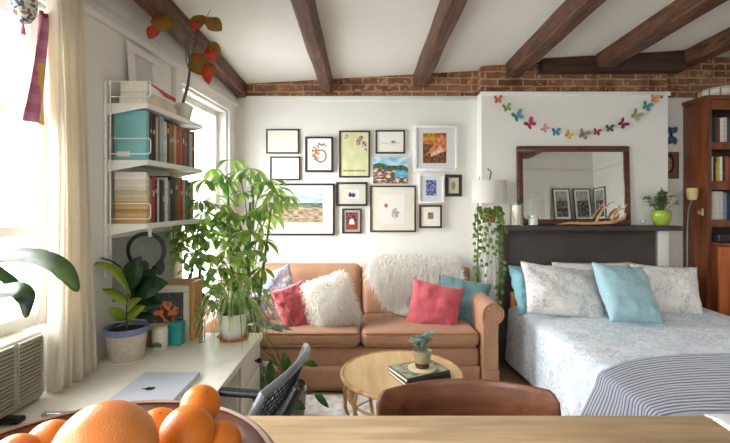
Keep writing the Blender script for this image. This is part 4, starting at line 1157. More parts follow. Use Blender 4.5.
def wbox(name, c0, y0, y1, v0, v1, z0, z1, m, label, cat, group=None, pages=None, bv=.002):
    """upright book: spine faces the room"""
    rt = thing(name, label, cat, (xw((y0+y1)/2)+v1, (y0+y1)/2, z0+.0005), group=group)
    z0 += .0005; z1 += .02
    if pages:
        mb = MB(); mb.box(v0, v1, y0, y0+.0022, z0, z1); mb.box(v0, v1, y1-.0022, y1, z0, z1); mb.box(v1-.003, v1, y0, y1, z0, z1, .0008)
        mb.build('cover', m, rt, wall=True)
        MB().box(v0+.004, v1-.0032, y0+.0023, y1-.0023, z0+.003, z1-.004).build('pages', pages, rt, wall=True, smooth=False)
    return rt
NAMES = {}
def bookrow(z, y, specs, tier, group, v1=.175, start='the box at the near end'):
    prev = start
    for (w, h, c, nm, d) in specs:
        m = mat('cloth_'+c.lstrip('#'), c, .6, var=.08, vs=30)
        lab = '%s book standing on the %s wall shelf, just beyond %s' % (nm, tier, prev)
        b = wbox('book', c, y, y+w-.0012, v1-d, v1, z, z+h, m, lab, 'book', group, M_paper)
        if R.random() < .7:
            q = MB(); cz = z+h*R.uniform(.55, .8); q.box(v1+.0001, v1+.0006, y+w*.22, y+w*.72, cz, cz+h*R.uniform(.05, .16)); q.build('title_label', mat('label_'+('a' if R.random() < .5 else 'b'), '#d9cfae' if R.random() < .5 else '#c9c4bc', .6), b, wall=True, smooth=False)
        y += w; prev = 'the '+nm+' one'
    return y
# upper tier: turquoise box then books
tb = thing('storage_box', 'large turquoise magazine box at the near end of the upper shelf tier', 'box', (xw(2.13)+.1, 2.12, SH[1]))
mb = MB(); mb.box(.030, .185, 2.07, 2.094, SH[1]+.0005, SH[1]+.243, .002); mb.build('body', mat('turquoise_card', '#7fbcbf', .5, var=.04), tb, wall=True)
MB().box(.045, .105, 2.0685, 2.0698, SH[1]+.02, SH[1]+.045, .0004).build('label', M_paper, tb, wall=True)
rowA = [(.022, .225, '#33302e', 'charcoal', .14), (.016, .215, '#5b2f2a', 'maroon', .14), (.03, .22, '#2b2625', 'black', .14), (.02, .21, '#c9bfa6', 'beige', .14), (.012, .205, '#7a5d3c', 'thin tan', .13), (.035, .225, '#9db6bd', 'pale blue', .15),
        (.03, .205, '#d8d3c4', 'cream', .14), (.022, .21, '#3a2a28', 'dark brown', .14), (.022, .20, '#a9672f', 'amber', .13), (.022, .212, '#6d7358', 'olive', .14), (.025, .205, '#c8a277', 'light tan', .14), (.03, .215, '#a5492c', 'rust', .15),
        (.03, .208, '#b35b35', 'orange brown', .15), (.025, .20, '#6a4632', 'brown', .14), (.022, .205, '#8a5a44', 'reddish', .14), (.03, .21, '#4b463f', 'dark grey', .14), (.035, .19, '#b8ad98', 'stone', .14), (.03, .205, '#6b2f2a', 'wine red', .14)]
rowA = [(w*1.14, h, c_, n_, d) for w, h, c_, n_, d in rowA]
bookrow(SH[1], 2.098, rowA, 'upper', 'books on the upper shelf tier', start='the turquoise box')
ps = thing('paper_stack', 'white to tan stack of paper folders at the near end of the lower shelf', 'folders', (xw(2.13)+.1, 2.12, SH[2]))
mb = MB(); z = SH[2]+.0005; k = 0
cols_ = ['#c9a566', '#cfae72', '#d3b073', '#b99152', '#d9bd85', '#cfae72', '#d9c79f', '#e0d3b5', '#d6c3a0', '#e4dccb', '#e9e5da', '#e2dccd', '#ece9e0', '#e6e2d8']
for k, cc in enumerate(cols_):
    MB().box(.030+.001*(k % 3), .185-.001*(k % 2), 2.07, 2.094, z, z+.0175, .002).build('folder', mat('folder_'+cc[1:], cc, .6), ps, wall=True); z += .0178
rowB = [(.022, .205, '#b3a584', 'khaki', .14), (.016, .20, '#8c7f6e', 'grey brown', .13), (.026, .215, '#b23a34', 'bright red', .14), (.018, .20, '#2c2c30', 'black', .14), (.018, .205, '#dcd9d0', 'white', .14), (.03, .20, '#35302d', 'dark grey', .13),
        (.02, .195, '#5e5c58', 'slate', .13), (.03, .215, '#e4dfcc', 'ivory', .15), (.02, .20, '#6f8fc0', 'sky blue', .14), (.03, .225, '#3e2a22', 'dark brown', .15), (.022, .222, '#4a3428', 'chestnut', .15), (.03, .22, '#7a5a42', 'tan brown', .15),
        (.022, .215, '#9c6a45', 'caramel', .15), (.03, .22, '#a8472f', 'rust red', .15), (.026, .21, '#cfae8d', 'sand', .14), (.035, .215, '#2f7288', 'teal blue', .15), (.022, .20, '#1f5368', 'deep teal', .15), (.04, .205, '#9f9468', 'mustard olive', .15)]
rowB = [(w*1.10, h, c_, n_, d) for w, h, c_, n_, d in rowB]
bookrow(SH[2], 2.098, rowB, 'lower', 'books on the lower shelf tier', start='the paper stack')
# top board: white stacks, frame, red and white book box, cutting pot
z = SH[0]+.0005
for i, (y0, y1, v0, v1, h, cc, lab) in enumerate(((2.06, 2.35, .056, .195, .034, '#d9cba9', 'cream book lying lowest in the pile on top of the wall shelf'), (2.065, 2.34, .06, .19, .026, '#cfc9ba', 'grey white book in the middle of the pile on top of the wall shelf'), (2.063, 2.345, .06, .193, .048, '#e9e6dc', 'white book with a red band topmost in the pile on the wall shelf'))):
    b = thing('book', lab, 'book', (xw(2.2)+.1, 2.19, z), group='books lying on top of the shelf')
    mb = MB(); mb.box(v0, v1, y0, y1, z, z+.003); mb.box(v0, v1, y0, y1, z+h-.003, z+h); mb.box(v1-.003, v1, y0, y1, z+.003, z+h-.003); mb.build('cover', mat('lying_'+cc[1:], cc, .5), b, wall=True, smooth=False)
    MB().box(v0+.003, v1-.0032, y0+.003, y1-.003, z+.0032, z+h-.0032).build('pages', M_paper, b, wall=True, smooth=False)
    if i == 2:
        mb = MB(); mb.prism([(y0+.005, z+.042), (y0+.10, z+.030), (y0+.16, z+.012), (y1-.005, z+.010), (y1-.005, z+.034), (y0+.17, z+.036), (y0+.09, z+.044), (y0+.005, z+.0475)], v1+.0002, v1+.0009, axis='x')
        mb.build('red_band', mat('red_ink', '#b8382f', .5), b, wall=True, smooth=False)
    z += h+.0005
z = SH[0]+.0005
# white picture frame leaning on the wall above
lf = thing('picture_frame', 'empty white picture frame leaning at the wall on top of the shelf', 'picture frame', (xw(2.36)+.05, 2.36, z))
mb = MB(); y0, y1, zz0, zz1 = 2.20, 2.47, z+.0, z+.355; w_ = .045
def lean(m):
    for v in m.bm.verts: v.co.x += .032-.07*(v.co.z-zz0)
    return m
mb.box(.0, .018, y0, y1, zz0, zz0+w_, .004); mb.box(0, .018, y0, y1, zz1-w_, zz1, .004); mb.box(0, .018, y0, y0+w_, zz0+w_, zz1-w_, .004); mb.box(0, .018, y1-w_, y1, zz0+w_, zz1-w_, .004)
lean(mb).build('frame', M_trim, lf, wall=True)
lean(MB().box(.001, .006, y0+.02, y1-.02, zz0+.02, zz1-.02)).build('backing', mat('pale_print', '#d5d3c9', .7, var=.03), lf, wall=True, smooth=False)
lean(MB().tube([(.009, y0+.10, zz0+.16), (.009, y0+.115, zz0+.12), (.009, y0+.09, zz0+.09)], .003, 6)).build('drawing', mat('pencil_grey', '#97958f', .7), lf, wall=True)
# red-leaf plant
py_ = 2.50; pvx = xw(py_)+.150
rp = thing('potted_plant', 'plant with big red and olive leaves in a square white pot on the wall shelf', 'potted plant', (pvx, py_, z))
mb = MB()
def sq(r, zz): return [(pvx-r, py_-r, zz), (pvx+r, py_-r, zz), (pvx+r, py_+r, zz), (pvx-r, py_+r, zz)]
rr_ = [sq(.036, z), sq(.052, z+.095), sq(.046, z+.095), sq(.042, z+.075)]
vr = [[mb.v(p) for p in q] for q in rr_]
mb.f(vr[0])
for a_, b_ in zip(vr, vr[1:]):
    for k in range(4): mb.f([a_[k], a_[(k+1) % 4], b_[(k+1) % 4], b_[k]])
mb.f(vr[-1]); mb.build('pot', mat('ivory_ceramic', '#dfdccb', .4, var=.02), rp, bev=.003)
MB().box(pvx-.041, pvx+.041, py_-.041, py_+.041, z+.0755, z+.08).build('soil', M_soil, rp)
M_stem = mat('brown_stem', '#5c483b', .7, var=.2, vs=40)
sm = MB(); Yp = py_
def Q(px, py, d=0): return P(px, py, Yp+d)
b0 = Vector((pvx, py_, z+.07))
sm.tube([b0, Q(188, 85), Q(190, 68), Q(192, 55), Q(196, 42), Q(197, 33)], [.009, .008, .0065, .0055, .005, .004], 7)
sm.tube([Q(190, 62), Q(187, 48, -.02), Q(190, 36, -.08), Q(184, 27, -.14), Q(174, 25, -.22)], [.004, .0035, .003, .003, .002], 6)
sm.tube([Q(189, 70), Q(186, 60, .02), Q(185.5, 45, .03), Q(184, 30, .03)], [.0025, .002, .002, .0015], 5)
sm.tube([Q(184, 27, -.14), Q(177, 18, -.28), Q(172, 13, -.33)], [.002, .0018, .001], 5)
sm.tube([Q(197, 33), Q(206, 18, -.14), Q(211, 9, -.2)], [.002, .002, .001], 5)
sm.tube([Q(194, 51), Q(204, 51, .02), Q(210, 50, .03)], [.003, .002, .0015], 5)
sm.build('stems', M_stem, rp)
M_red = leafmat('red_autumn_leaf', '#c23a2c', '#e06a48', .5); M_ol = leafmat('olive_autumn_leaf', '#8f8438', '#c07a3c', .5)
lo_, lr_ = MB(), MB()
lo_.leaf(Q(175, 25, -.22), Q(150, 22, -.26), .13, .1, up=(0, -1, .25), n=8, wave=.03)
lr_.leaf(Q(158, 26, -.25), Q(149, 39, -.28), .065, .1, up=(.3, -1, .2), n=8)
lo_.leaf(Q(201, 28, -.09), Q(193, 16, -.12), .115, .1, up=(0, -1, .2), n=8); lr_.leaf(Q(199, 20, -.12), Q(193, 31, -.12), .06, .1, up=(0, -1, 0), n=8)
lo_.leaf(Q(206, 20, -.13), Q(222, 31, -.12), .09, .1, up=(0, -1, .3), n=8); lo_.leaf(Q(206, 17, -.14), Q(212, 27, -.14), .06, .1, up=(0, -1, .3))
lr_.leaf(Q(208, 47, .03), Q(215, 62, .01), .075, .12, up=(0, -1, .2), n=8); lo_.leaf(Q(209, 42, .03), Q(221, 55, .03), .06, .15, up=(0, -1, .2), n=8)
lo_.leaf(Q(195, 53), Q(205, 76, .02), .13, .12, up=(0, -1, .2), n=8, wave=.03); lr_.leaf(Q(207, 62, .0), Q(209, 85, -.01), .065, .12, up=(0, -1, .2), n=8); lo_.leaf(Q(206, 63, .02), Q(215, 77, .01), .07, .1, up=(0, -1, .2))
lo_.build('olive_leaves', M_ol, rp, solid=.001); lr_.build('red_leaves', M_red, rp, solid=.001)

# headphones on a hook, pin board
M_pin = mat('grey_felt_board', '#9ea1a0', .9, var=.06, vs=30, bmp=.3, bs=80)
simple(MB().box(.0012, .011, 2.10, 2.70, .86, 1.17, .002), 'pin_board', M_pin, 'grey felt pin board on the wall beneath the wall shelf', 'pin board', wall=True, smooth=False)
hp = P(146, 252, 2.12); hpl = thing('headphones', 'black over-ear headphones hanging from a white hook under the wall shelf', 'headphones', (hp.x, hp.y, hp.z-.1))
m = MB(); pts = [(hp.x+.088*math.cos(a), hp.y+.03*math.sin(a*2)*.3, hp.z+.09*math.sin(a)) for a in [(-.36+1.72*k/24)*PI for k in range(25)]]
m.tube(pts, .0065, 8, flat=1.6); m.build('headband', M_black, hpl)
for s_, nm in ((-1, 0), (1, 0)):
    e = Vector((hp.x+.03+s_*.034, hp.y+.01*s_, hp.z-.078)); m = MB(); m.ball(e, .036, (.5, 1, 1.05)); m.build('ear_cup', mat('charcoal_rubber', '#2d3134', .5), hpl)
hk = P(149, 222, 2.10)
m = MB(); m.box(hk.x-.008, hk.x+.008, 2.107, 2.111, hp.z+.084, SH[2]-.0225, .001); m.box(hk.x-.008, hk.x+.008, 2.107, 2.135, hp.z+.076, hp.z+.0825, .001)
simple(m, 'shelf_hook', M_white, 'small white strip hook under the wall shelf holding the headphones', 'hook')

# ------------------------------------------------------------- things on the desk
dzt = DZ+.001
c = (-1.108, 2.0, dzt)
simple(MB().box(c[0]-.078, c[0]+.078, c[1]-.075, c[1]+.075, dzt, dzt+.006, .003), 'saucer', mat('white_tile', '#e4dfd3', .3), 'square white saucer under the blue-rimmed plant pot', 'saucer')
rt = thing('potted_plant', 'broad-leaved rubber plant in an off-white pot with a blue rim on the desk', 'potted plant', (c[0], c[1], dzt+.0065))
c = (c[0], c[1], dzt+.0065)
MB().lathe(c, [(0, 0), (.068, 0), (.073, .005), (.086, .118), (.09, .12)], 48).build('pot', mat('speckled_stoneware', '#cfc4b1', .6, var=.05, vs=60), rt)
MB().lathe(c, [(.0865, .1185), (.0915, .119), (.094, .148), (.087, .148), (.084, .13), (0, .13)], 48).build('rim', mat('blue_glaze', '#7583a8', .4, var=.1, vs=30), rt)
MB().lathe(c, [(0, .131), (.083, .131), (.04, .136), (0, .137)]).build('soil', M_soil, rt)
sm = MB(); Yp = 2.0
sm.tube([(c[0], c[1], c[2]+.12), Q(127, 305), Q(129, 290), Q(131, 280)], [.005, .0045, .004, .003], 7); sm.build('stem', M_stem, rt)
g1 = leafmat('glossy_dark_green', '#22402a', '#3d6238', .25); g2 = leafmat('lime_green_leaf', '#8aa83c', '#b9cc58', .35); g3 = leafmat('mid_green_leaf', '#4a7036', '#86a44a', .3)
A1, A2 = MB(), MB()
A2.leaf(Q(131, 297, .0), Q(89, 263, -.02), .065, .20, up=(.2, -.3, 1), n=10, fold=.35)
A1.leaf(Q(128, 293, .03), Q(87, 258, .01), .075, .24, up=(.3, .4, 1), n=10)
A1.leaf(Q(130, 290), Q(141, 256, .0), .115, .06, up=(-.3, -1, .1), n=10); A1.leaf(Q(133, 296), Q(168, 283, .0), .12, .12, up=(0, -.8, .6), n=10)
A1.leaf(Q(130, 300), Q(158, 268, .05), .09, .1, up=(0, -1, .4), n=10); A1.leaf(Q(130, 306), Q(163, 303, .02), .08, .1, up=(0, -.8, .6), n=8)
A2.leaf(Q(129, 306), Q(102, 289, -.03), .05, .12, up=(0, -.6, 1), n=8); A2.leaf(Q(127, 312), Q(142, 298, -.05), .05, .1, up=(0, -.8, .6), n=8)
A2.leaf(Q(126, 320), Q(108, 308, -.05), .055, .1, up=(0, -.8, .6), n=8); A2.leaf(Q(127, 320), Q(146, 306, -.05), .06, .1, up=(0, -.9, .5), n=8)
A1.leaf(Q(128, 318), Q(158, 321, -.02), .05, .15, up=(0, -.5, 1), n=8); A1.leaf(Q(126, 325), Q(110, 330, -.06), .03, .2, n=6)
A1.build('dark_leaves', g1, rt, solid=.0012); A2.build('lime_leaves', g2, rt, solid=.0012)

# glazed box frame with fireplace picture
fx0 = P(150, 340, 2.3); 
bf = thing('box_frame', 'cream box frame with a picture of glowing logs standing on the desk', 'picture frame', (-1.06, 2.29, dzt))
Mb = Matrix.Translation((-1.06, 2.29, dzt)) @ Matrix.Rotation(math.radians(4), 4, 'Z')
bf.rotation_euler = (0, 0, math.radians(6))
hw_, hh_ = .128, .285
mb = MB(); fw = .032
for q in ((-hw_, hw_, -.025, .025, 0, fw), (-hw_, hw_, -.025, .025, hh_-fw, hh_), (-hw_, -hw_+fw, -.025, .025, fw, hh_-fw), (hw_-fw, hw_, -.025, .025, fw, hh_-fw)): mb.box(*q, .003)
mb.build('frame', mat('cream_wood_frame', '#d9d3bf', .5, var=.03), bf, local=True)
MB().box(-hw_+.01, hw_-.01, .015, .02, .01, hh_-.01).build('backing', M_black, bf, local=True, smooth=False)
m = MB(); m.grid(lambda u, v: (-hw_+fw+(2*hw_-2*fw)*u, -.008, fw+(hh_-2*fw)*v), 34, 40)
o = m.build('picture', M_print, bf, local=True, smooth=False)
def art_fire(u, v):
    r = (u-.5)**2*2+(v-.5)**2*3.2; k = nz(u, v, 9, 2)
    if r+k*.35 < .22: return hx('#e0925a') if k < -.1 else (hx('#b0522e') if k < .1 else hx('#5e2f22'))
    return lerp(hx('#3d4142'), hx('#5d6365'), .5+k)
paint(o, -hw_+fw, hw_-fw, fw, hh_-fw, art_fire)
simple(MB().box(-.925, -.90, 2.27, 2.38, dzt, dzt+.305, .003), 'wooden_board', M_pine, 'honey wood board standing upright beside the cream box frame', 'board')
simple(MB().box(-1.11, -.93, 2.345, 2.365, dzt, dzt+.312, .003), 'wooden_tray', mat('tan_wood', '#c29a62', .5, var=.08, vs=20), 'tan wooden tray standing behind the cream box frame', 'tray')
tq = P(176, 342, 2.21)
bq = thing('gift_box', 'small square turquoise box on the desk in front of the cream box frame', 'box', (tq.x, 2.21, dzt))
MB().box(tq.x-.034, tq.x+.034, 2.19, 2.24, dzt, dzt+.085, .003).build('body', mat('turquoise_box', '#2f9d9d', .45, var=.03), bq)
MB().box(tq.x-.036, tq.x+.036, 2.188, 2.242, dzt+.0855, dzt+.115, .003).build('lid', mat('turquoise_box', '#2f9d9d'), bq)
jq = P(160, 346, 2.15)
jr = thing('candle_jar', 'white jar with green leaf label on the desk beside the turquoise box', 'jar', (jq.x, 2.15, dzt))
MB().lathe((jq.x, 2.15, dzt), [(0, 0), (.036, 0), (.038, .004), (.038, .098), (.034, .104), (0, .104)], 36).build('jar', mat('milk_glass', '#e2e0cf', .25, var=.02), jr)
m = MB(); 
for k in range(5): m.leaf((jq.x-.015+k*.008, 2.15-.0385, dzt+.012), (jq.x-.02+k*.011, 2.15-.037, dzt+.05-.006*abs(k-2)), .01, 0, up=(0, -1, 0), n=4, fold=0)
m.build('label', g3, jr, solid=.0008)
MB().lathe((jq.x, 2.15, dzt+.1045), [(0, 0), (.035, 0), (.035, .012), (0, .012)]).build('lid', mat('pale_lid', '#c7c8a6', .4), jr)
jq2 = P(147, 346, 2.13)
jr = thing('spice_jar', 'small terracotta coloured jar half hidden behind the blue-rimmed pot', 'jar', (jq2.x, 2.17, dzt))
MB().lathe((jq2.x, 2.19, dzt), [(0, 0), (.022, 0), (.024, .004), (.024, .075), (.018, .085), (0, .085)]).build('jar', mat('terracotta', '#b16a4a', .7, var=.08), jr)
MB().lathe((jq2.x, 2.19, dzt+.0855), [(0, 0), (.02, 0), (.02, .022), (0, .022)]).build('lid', M_paper, jr)
gv = P(202, 341, 2.24)
gr = thing('bud_vase', 'slim clear glass tube vase with a green stem on the desk', 'vase', (gv.x, 2.24, dzt))
MB().lathe((gv.x, 2.24, dzt), [(0, 0), (.016, 0), (.016, .12), (.0145, .12), (.0145, .004), (0, .004)]).build('glass', M_glass, gr)
m = MB(); m.tube([(gv.x, 2.24, dzt+.01), (gv.x+.004, 2.24, dzt+.1), (gv.x-.004, 2.23, dzt+.19)], .003, 6)
for k in range(5): m.leaf((gv.x, 2.235, dzt+.1+.018*k), (gv.x+(.05 if k % 2 else -.05), 2.22, dzt+.13+.02*k), .02, .2, n=5)
m.build('stem', g3, gr)

# spider plant
c = (-.705, 2.30, dzt)
simple(MB().lathe(c, [(0, 0), (.068, 0), (.084, .018), (.08, .02), (.066, .006), (0, .006)], 40), 'pot_saucer', mat('terracotta', '#b16a4a'), 'terracotta saucer under the white spider plant pot', 'saucer')
sp_ = thing('spider_plant', 'spider plant with arching striped leaves in a white pot at the end of the desk', 'potted plant', (c[0], c[1], dzt+.0065))
c = (c[0], c[1], dzt+.0065)
MB().lathe(c, [(0, 0), (.055, 0), (.060, .005), (.077, .125), (.079, .135), (.073, .135), (.07, .118), (0, .118)], 44).build('pot', mat('white_glaze', '#eeece4', .25, var=.01), sp_)
MB().lathe(c, [(0, .119), (.07, .119), (0, .125)]).build('soil', M_soil, sp_)
m = MB()
def strap(m, b, d, L, w, rise, n=9):
    d = Vector(d).normalized(); pts = []
    for i in range(n+1):
        t = i/n; pts.append(Vector(b)+d*(L*t)+Vector((0, 0, rise*4*t*(1-t)-.55*L*t*t)))
    sd = d.cross(Vector((0, 0, 1))).normalized(); l0, r0 = [], []
    for i, p in enumerate(pts):
        t = i/n; ww = w*.5*(1-t**3)*(.6+.4*min(1, t*6)); l0.append((m.v(p-sd*ww+Vector((0, 0, ww*.5))), m.v(p), m.v(p+sd*ww+Vector((0, 0, ww*.5)))))
    for a_, b_ in zip(l0, l0[1:]): m.f([a_[0], b_[0], b_[1], a_[1]]); m.f([a_[1], b_[1], b_[2], a_[2]])
for k in range(64):
    a = R.uniform(0, 2*PI); d = (math.cos(a), math.sin(a)*.8, 0)
    strap(m, (c[0]+.03*math.cos(a), c[1]+.03*math.sin(a), c[2]+.115), d, R.uniform(.08, .26), R.uniform(.010, .016), R.uniform(.06, .2))
for dx, dy, L in ((.9, -.3, .30), (1, .1, .34), (.7, -.6, .28), (1, -.1, .28), (.85, .3, .32)): strap(m, (c[0]+.04, c[1]-.02, c[2]+.12), (dx, dy, 0), L, .016, .13)
strap(m, (c[0]+.02, c[1]-.06, c[2]+.12), (.15, -1, 0), .16, .018, .05)
m.build('foliage', leafmat('striped_spider_leaf', '#6f9a4c', '#c9d6a0', .4), sp_)
# ------------------------------------------------------------- tall floor plants behind the desk
def pot_floor(rt, c, r, h, m):
    MB().lathe(c, [(0, 0), (r*.78, 0), (r*.8, .006), (r, h), (r*.93, h), (r*.9, h-.03), (0, h-.03)], 40).build('pot', m, rt)
    MB().lathe(c, [(0, h-.029), (r*.895, h-.029), (0, h-.02)], 40).build('soil', M_soil, rt)
c = (-.72, 2.70, .0005)
tp = thing('money_tree', 'tall leafy money tree with drooping finger leaves between desk and sofa', 'tree', c)
pot_floor(tp, c, .15, .30, mat('grey_planter', '#8e8a80', .6))
sm, fl, fd = MB(), MB(), MB()
clus = [(212, 168), (232, 160), (250, 168), (264, 182), (274, 194), (288, 196), (225, 182), (243, 192), (214, 196), (203, 212), (257, 208), (272, 214), (232, 212), (246, 230), (213, 232), (262, 240), (226, 250), (243, 258), (207, 254), (238, 275), (254, 278), (216, 284), (262, 268), (222, 205), (236, 240), (205, 180), (252, 250), (228, 226), (220, 268), (248, 215), (258, 173), (270, 180), (281, 204), (268, 202), (238, 172), (222, 174), (262, 226), (276, 188), (210, 222), (200, 200)]
trunk = [Vector((c[0], c[1], .27)), Vector((c[0]-.02, c[1]+.01, .75)), Vector((c[0]-.01, c[1], 1.05)), Vector((c[0]+.0, c[1], 1.35))]
sm.tube(trunk, [.02, .016, .012, .008], 8)
sm.tube([(c[0]-.06, c[1]+.03, .27), (c[0]-.11, c[1]+.0, .7), (c[0]-.13, c[1], 1.15), (c[0]-.14, c[1], 1.45)], [.014, .012, .009, .005], 8)
sm.tube([(c[0]+.05, c[1]-.02, .27), (c[0]+.05, c[1]-.0, .7), (c[0]+.09, c[1], 1.0), (c[0]+.13, c[1], 1.30)], [.014, .012, .009, .005], 8)
for (px, py) in clus:
    Y = 2.70+R.uniform(-.20, .16); p = P(px, py, Y)
    p.x = max(p.x, xw(Y)+.12)
    src = Vector((c[0]+(p.x-c[0])*.35, c[1], max(.8, p.z-.16)))
    sm.tube([src, src.lerp(p, .6)+Vector((0, 0, .04)), p], [.004, .003, .002], 5)
    n = R.choice((6, 7, 8)); a0 = R.uniform(0, 6)
    for k in range(n):
        a = a0+2*PI*k/n; L = R.uniform(.085, .15); d = Vector((math.cos(a)*.75, math.sin(a)*.6, R.uniform(-1.0, -.25))).normalized()
        (fl if R.random() < .6 else fd).leaf(p, p+d*L, L*.28, .16, up=(d.x*.4, -.5+d.y*.4, .9), n=6, fold=.2, shape=.6)
sm.build('stems', leafmat('stem_green', '#5c7a36', '#7a9a4c'), tp)
fl.build('foliage', leafmat('fresh_green', '#7ba03c', '#b3cc6c', .35), tp); fd.build('dark_foliage', leafmat('deep_green', '#557f38', '#86ab55', .35), tp)

c = (-1.02, 2.68, .0005)
wf = thing('weeping_fig', 'small-leaved weeping fig in front of the far window, left of the money tree', 'tree', c)
pot_floor(wf, c, .13, .26, mat('white_planter', '#dcd8cf', .5))
sm, fl = MB(), MB()
sm.tube([(c[0], c[1], .2), (c[0]-.02, c[1], .7), (c[0], c[1], 1.1), (c[0]+.02, c[1], 1.25)], [.013, .011, .008, .005], 8)
tips = [(164, 240), (170, 232), (176, 229), (166, 252), (180, 236), (184, 246), (176, 258), (190, 230), (196, 240), (190, 255), (200, 250), (205, 262), (183, 268), (195, 270), (210, 245), (188, 283), (200, 285), (212, 275), (178, 246), (206, 232), (197, 298), (208, 300), (190, 300), (214, 305), (203, 315), (225, 300), (218, 290), (240, 298), (250, 300), (258, 290), (225, 225), (235, 236), (245, 246), (240, 262), (228, 275), (250, 262), (258, 278), (232, 215), (220, 240), (262, 255), (268, 292)]
for (px, py) in tips:
    Y = 2.58+R.uniform(-.06, .14); p = P(px, py, Y); p.x = max(p.x, xw(Y)+.045)
    src = Vector((c[0]+(p.x-c[0])*.3, c[1], min(1.2, p.z+.12)))
    mid = src.lerp(p, .55)+Vector((0, 0, .05)); sm.tube([src, mid, p], [.003, .0022, .0015], 5)
    for k in range(9):
        q = mid.lerp(p, R.uniform(-.3, 1.15)); a = R.uniform(0, 2*PI)
        d = Vector((math.cos(a)*.6, math.sin(a)*.5, R.uniform(-1.1, -.1))).normalized(); L = R.uniform(.042, .07)
        e = q+d*L
        if e.x > xw(e.y)+.02: fl.leaf(q, e, L*.46, .1, up=(0, -.8, .6), n=4, fold=.2, shape=.45)
sm.build('stems', M_stem, wf); fl.build('foliage', leafmat('fig_green', '#5d8238', '#a5c262', .35), wf)

c = (-.46, 2.66, .0005)
tr_ = thing('philodendron', 'low trailing plant with large blue-green and dark leaves on the floor beside the desk end', 'potted plant', c)
pot_floor(tr_, c, .10, .20, mat('grey_planter', '#8e8a80'))
sm, fa, fb2 = MB(), MB(), MB()
o_ = Vector((c[0], c[1], .18))
def stem_to(px, py, Y):
    p = P(px, py, Y); sm.tube([o_, o_.lerp(p, .5)+Vector((0, 0, .06)), p], [.004, .0035, .003], 6); return p
def bl(m, a, b, Ya, Yb, w, **k): p = stem_to(*a, Ya); m.leaf(p, P(*b, Yb), w, .12, n=8, **k)
bl(fa, (247, 325), (284, 333), 2.55, 2.45, .05, up=(0, -.5, 1)); bl(fa, (262, 330), (294, 331), 2.5, 2.40, .038, up=(0, -.6, 1))
bl(fa, (255, 343), (256, 366), 2.45, 2.43, .09, up=(0, -1, .1), shape=.4)
bl(fb2, (296, 372), (296, 403), 2.55, 2.5, .06, up=(0, -1, .2)); bl(fb2, (290, 402), (306, 409), 2.5, 2.42, .055, up=(0, -.8, .6)); bl(fb2, (314, 392), (329, 408), 2.6, 2.52, .042, up=(0, -.8, .6))
bl(fb2, (303, 362), (318, 366), 2.6, 2.6, .04, up=(0, -.8, .6)); bl(fb2, (262, 372), (258, 398), 2.5, 2.45, .06, up=(0, -1, .2)); bl(fb2, (270, 360), (272, 388), 2.5, 2.45, .06, up=(0, -1, .2)); bl(fb2, (284, 352), (290, 376), 2.55, 2.5, .05, up=(0, -1, .2))
sm.tube([P(300, 388, 2.6), P(307, 394, 2.6), P(314, 392, 2.6)], .003, 6)
sm.build('stems', leafmat('stem_green', '#5c7a36', '#7a9a4c'), tr_); fa.build('silver_leaves', leafmat('silvery_green', '#7f9f98', '#a9c0b8', .35), tr_, solid=.001); fb2.build('green_leaves', leafmat('vine_green', '#3f6a34', '#6f9a48', .35), tr_, solid=.001)

# strap leaves in the left foreground
c = (-1.165, 1.25, DZ+.001)
sl = thing('clivia_plant', 'dark strap-leaved plant reaching in from the left edge by the window', 'potted plant', c)
MB().lathe(c, [(0, 0), (.045, 0), (.06, .11), (.055, .11), (.052, .1), (0, .1)], 36).build('pot', mat('white_planter', '#dcd8cf'), sl)
MB().lathe(c, [(0, .101), (.051, .101), (0, .105)]).build('soil', M_soil, sl)
m = MB()
def ribbon(m, pts, w, up=(0, 0, 1), fold=.25):
    pts = [Vector(p) for p in pts]; fine = []
    for i in range(len(pts)-1):
        p0, p1, p2, p3 = pts[max(0, i-1)], pts[i], pts[i+1], pts[min(len(pts)-1, i+2)]
        for k in range(6):
            t = k/6; fine.append(.5*((2*p1)+(p2-p0)*t+(2*p0-5*p1+4*p2-p3)*t*t+(3*p1-p0-3*p2+p3)*t**3))
    fine.append(pts[-1]); rows = []; n = len(fine)-1
    for i, p in enumerate(fine):
        d = (fine[min(i+1, n)]-fine[max(i-1, 0)]).normalized(); sd = d.cross(Vector(up)).normalized(); nr = sd.cross(d)
        t = i/n; ww = w*.5*min(1, (1-t)*5)**.6*(.7+.3*min(1, t*4)); rows.append((m.v(p-sd*ww+nr*fold*ww), m.v(p), m.v(p+sd*ww+nr*fold*ww)))
    for a_, b_ in zip(rows, rows[1:]): m.f([a_[0], b_[0], b_[1], a_[1]]); m.f([a_[1], b_[1], b_[2], a_[2]])
t0 = Vector((c[0], c[1], c[2]+.1))
ribbon(m, [t0, P(-30, 300, 1.25), P(-5, 262, 1.22), P(25, 256, 1.2), P(52, 262, 1.18), P(68, 275, 1.17), P(78, 292, 1.17)], .048, up=(.1, -.9, .8))
ribbon(m, [t0, P(-28, 330, 1.2), P(-12, 296, 1.15), P(5, 292, 1.13), P(20, 291, 1.12), P(27, 300, 1.12), P(26, 318, 1.12)], .045, up=(.1, -.9, .8))
ribbon(m, [t0, P(-35, 310, 1.3), P(-15, 270, 1.3), P(5, 277, 1.3), P(18, 290, 1.3), P(25, 303, 1.3)], .032, up=(.1, -.9, .7))
ribbon(m, [t0, t0+Vector((-.03, -.05, .25)), t0+Vector((-.05, -.15, .42)), t0+Vector((-.04, -.28, .38))], .05)
ribbon(m, [t0, t0+Vector((.0, .05, .22)), t0+Vector((-.02, -.10, .32)), t0+Vector((.0, -.26, .26))], .05, up=(1, 0, .3))
m.build('foliage', leafmat('strap_dark_green', '#33452f', '#55703a', .3), sl, solid=.0015)

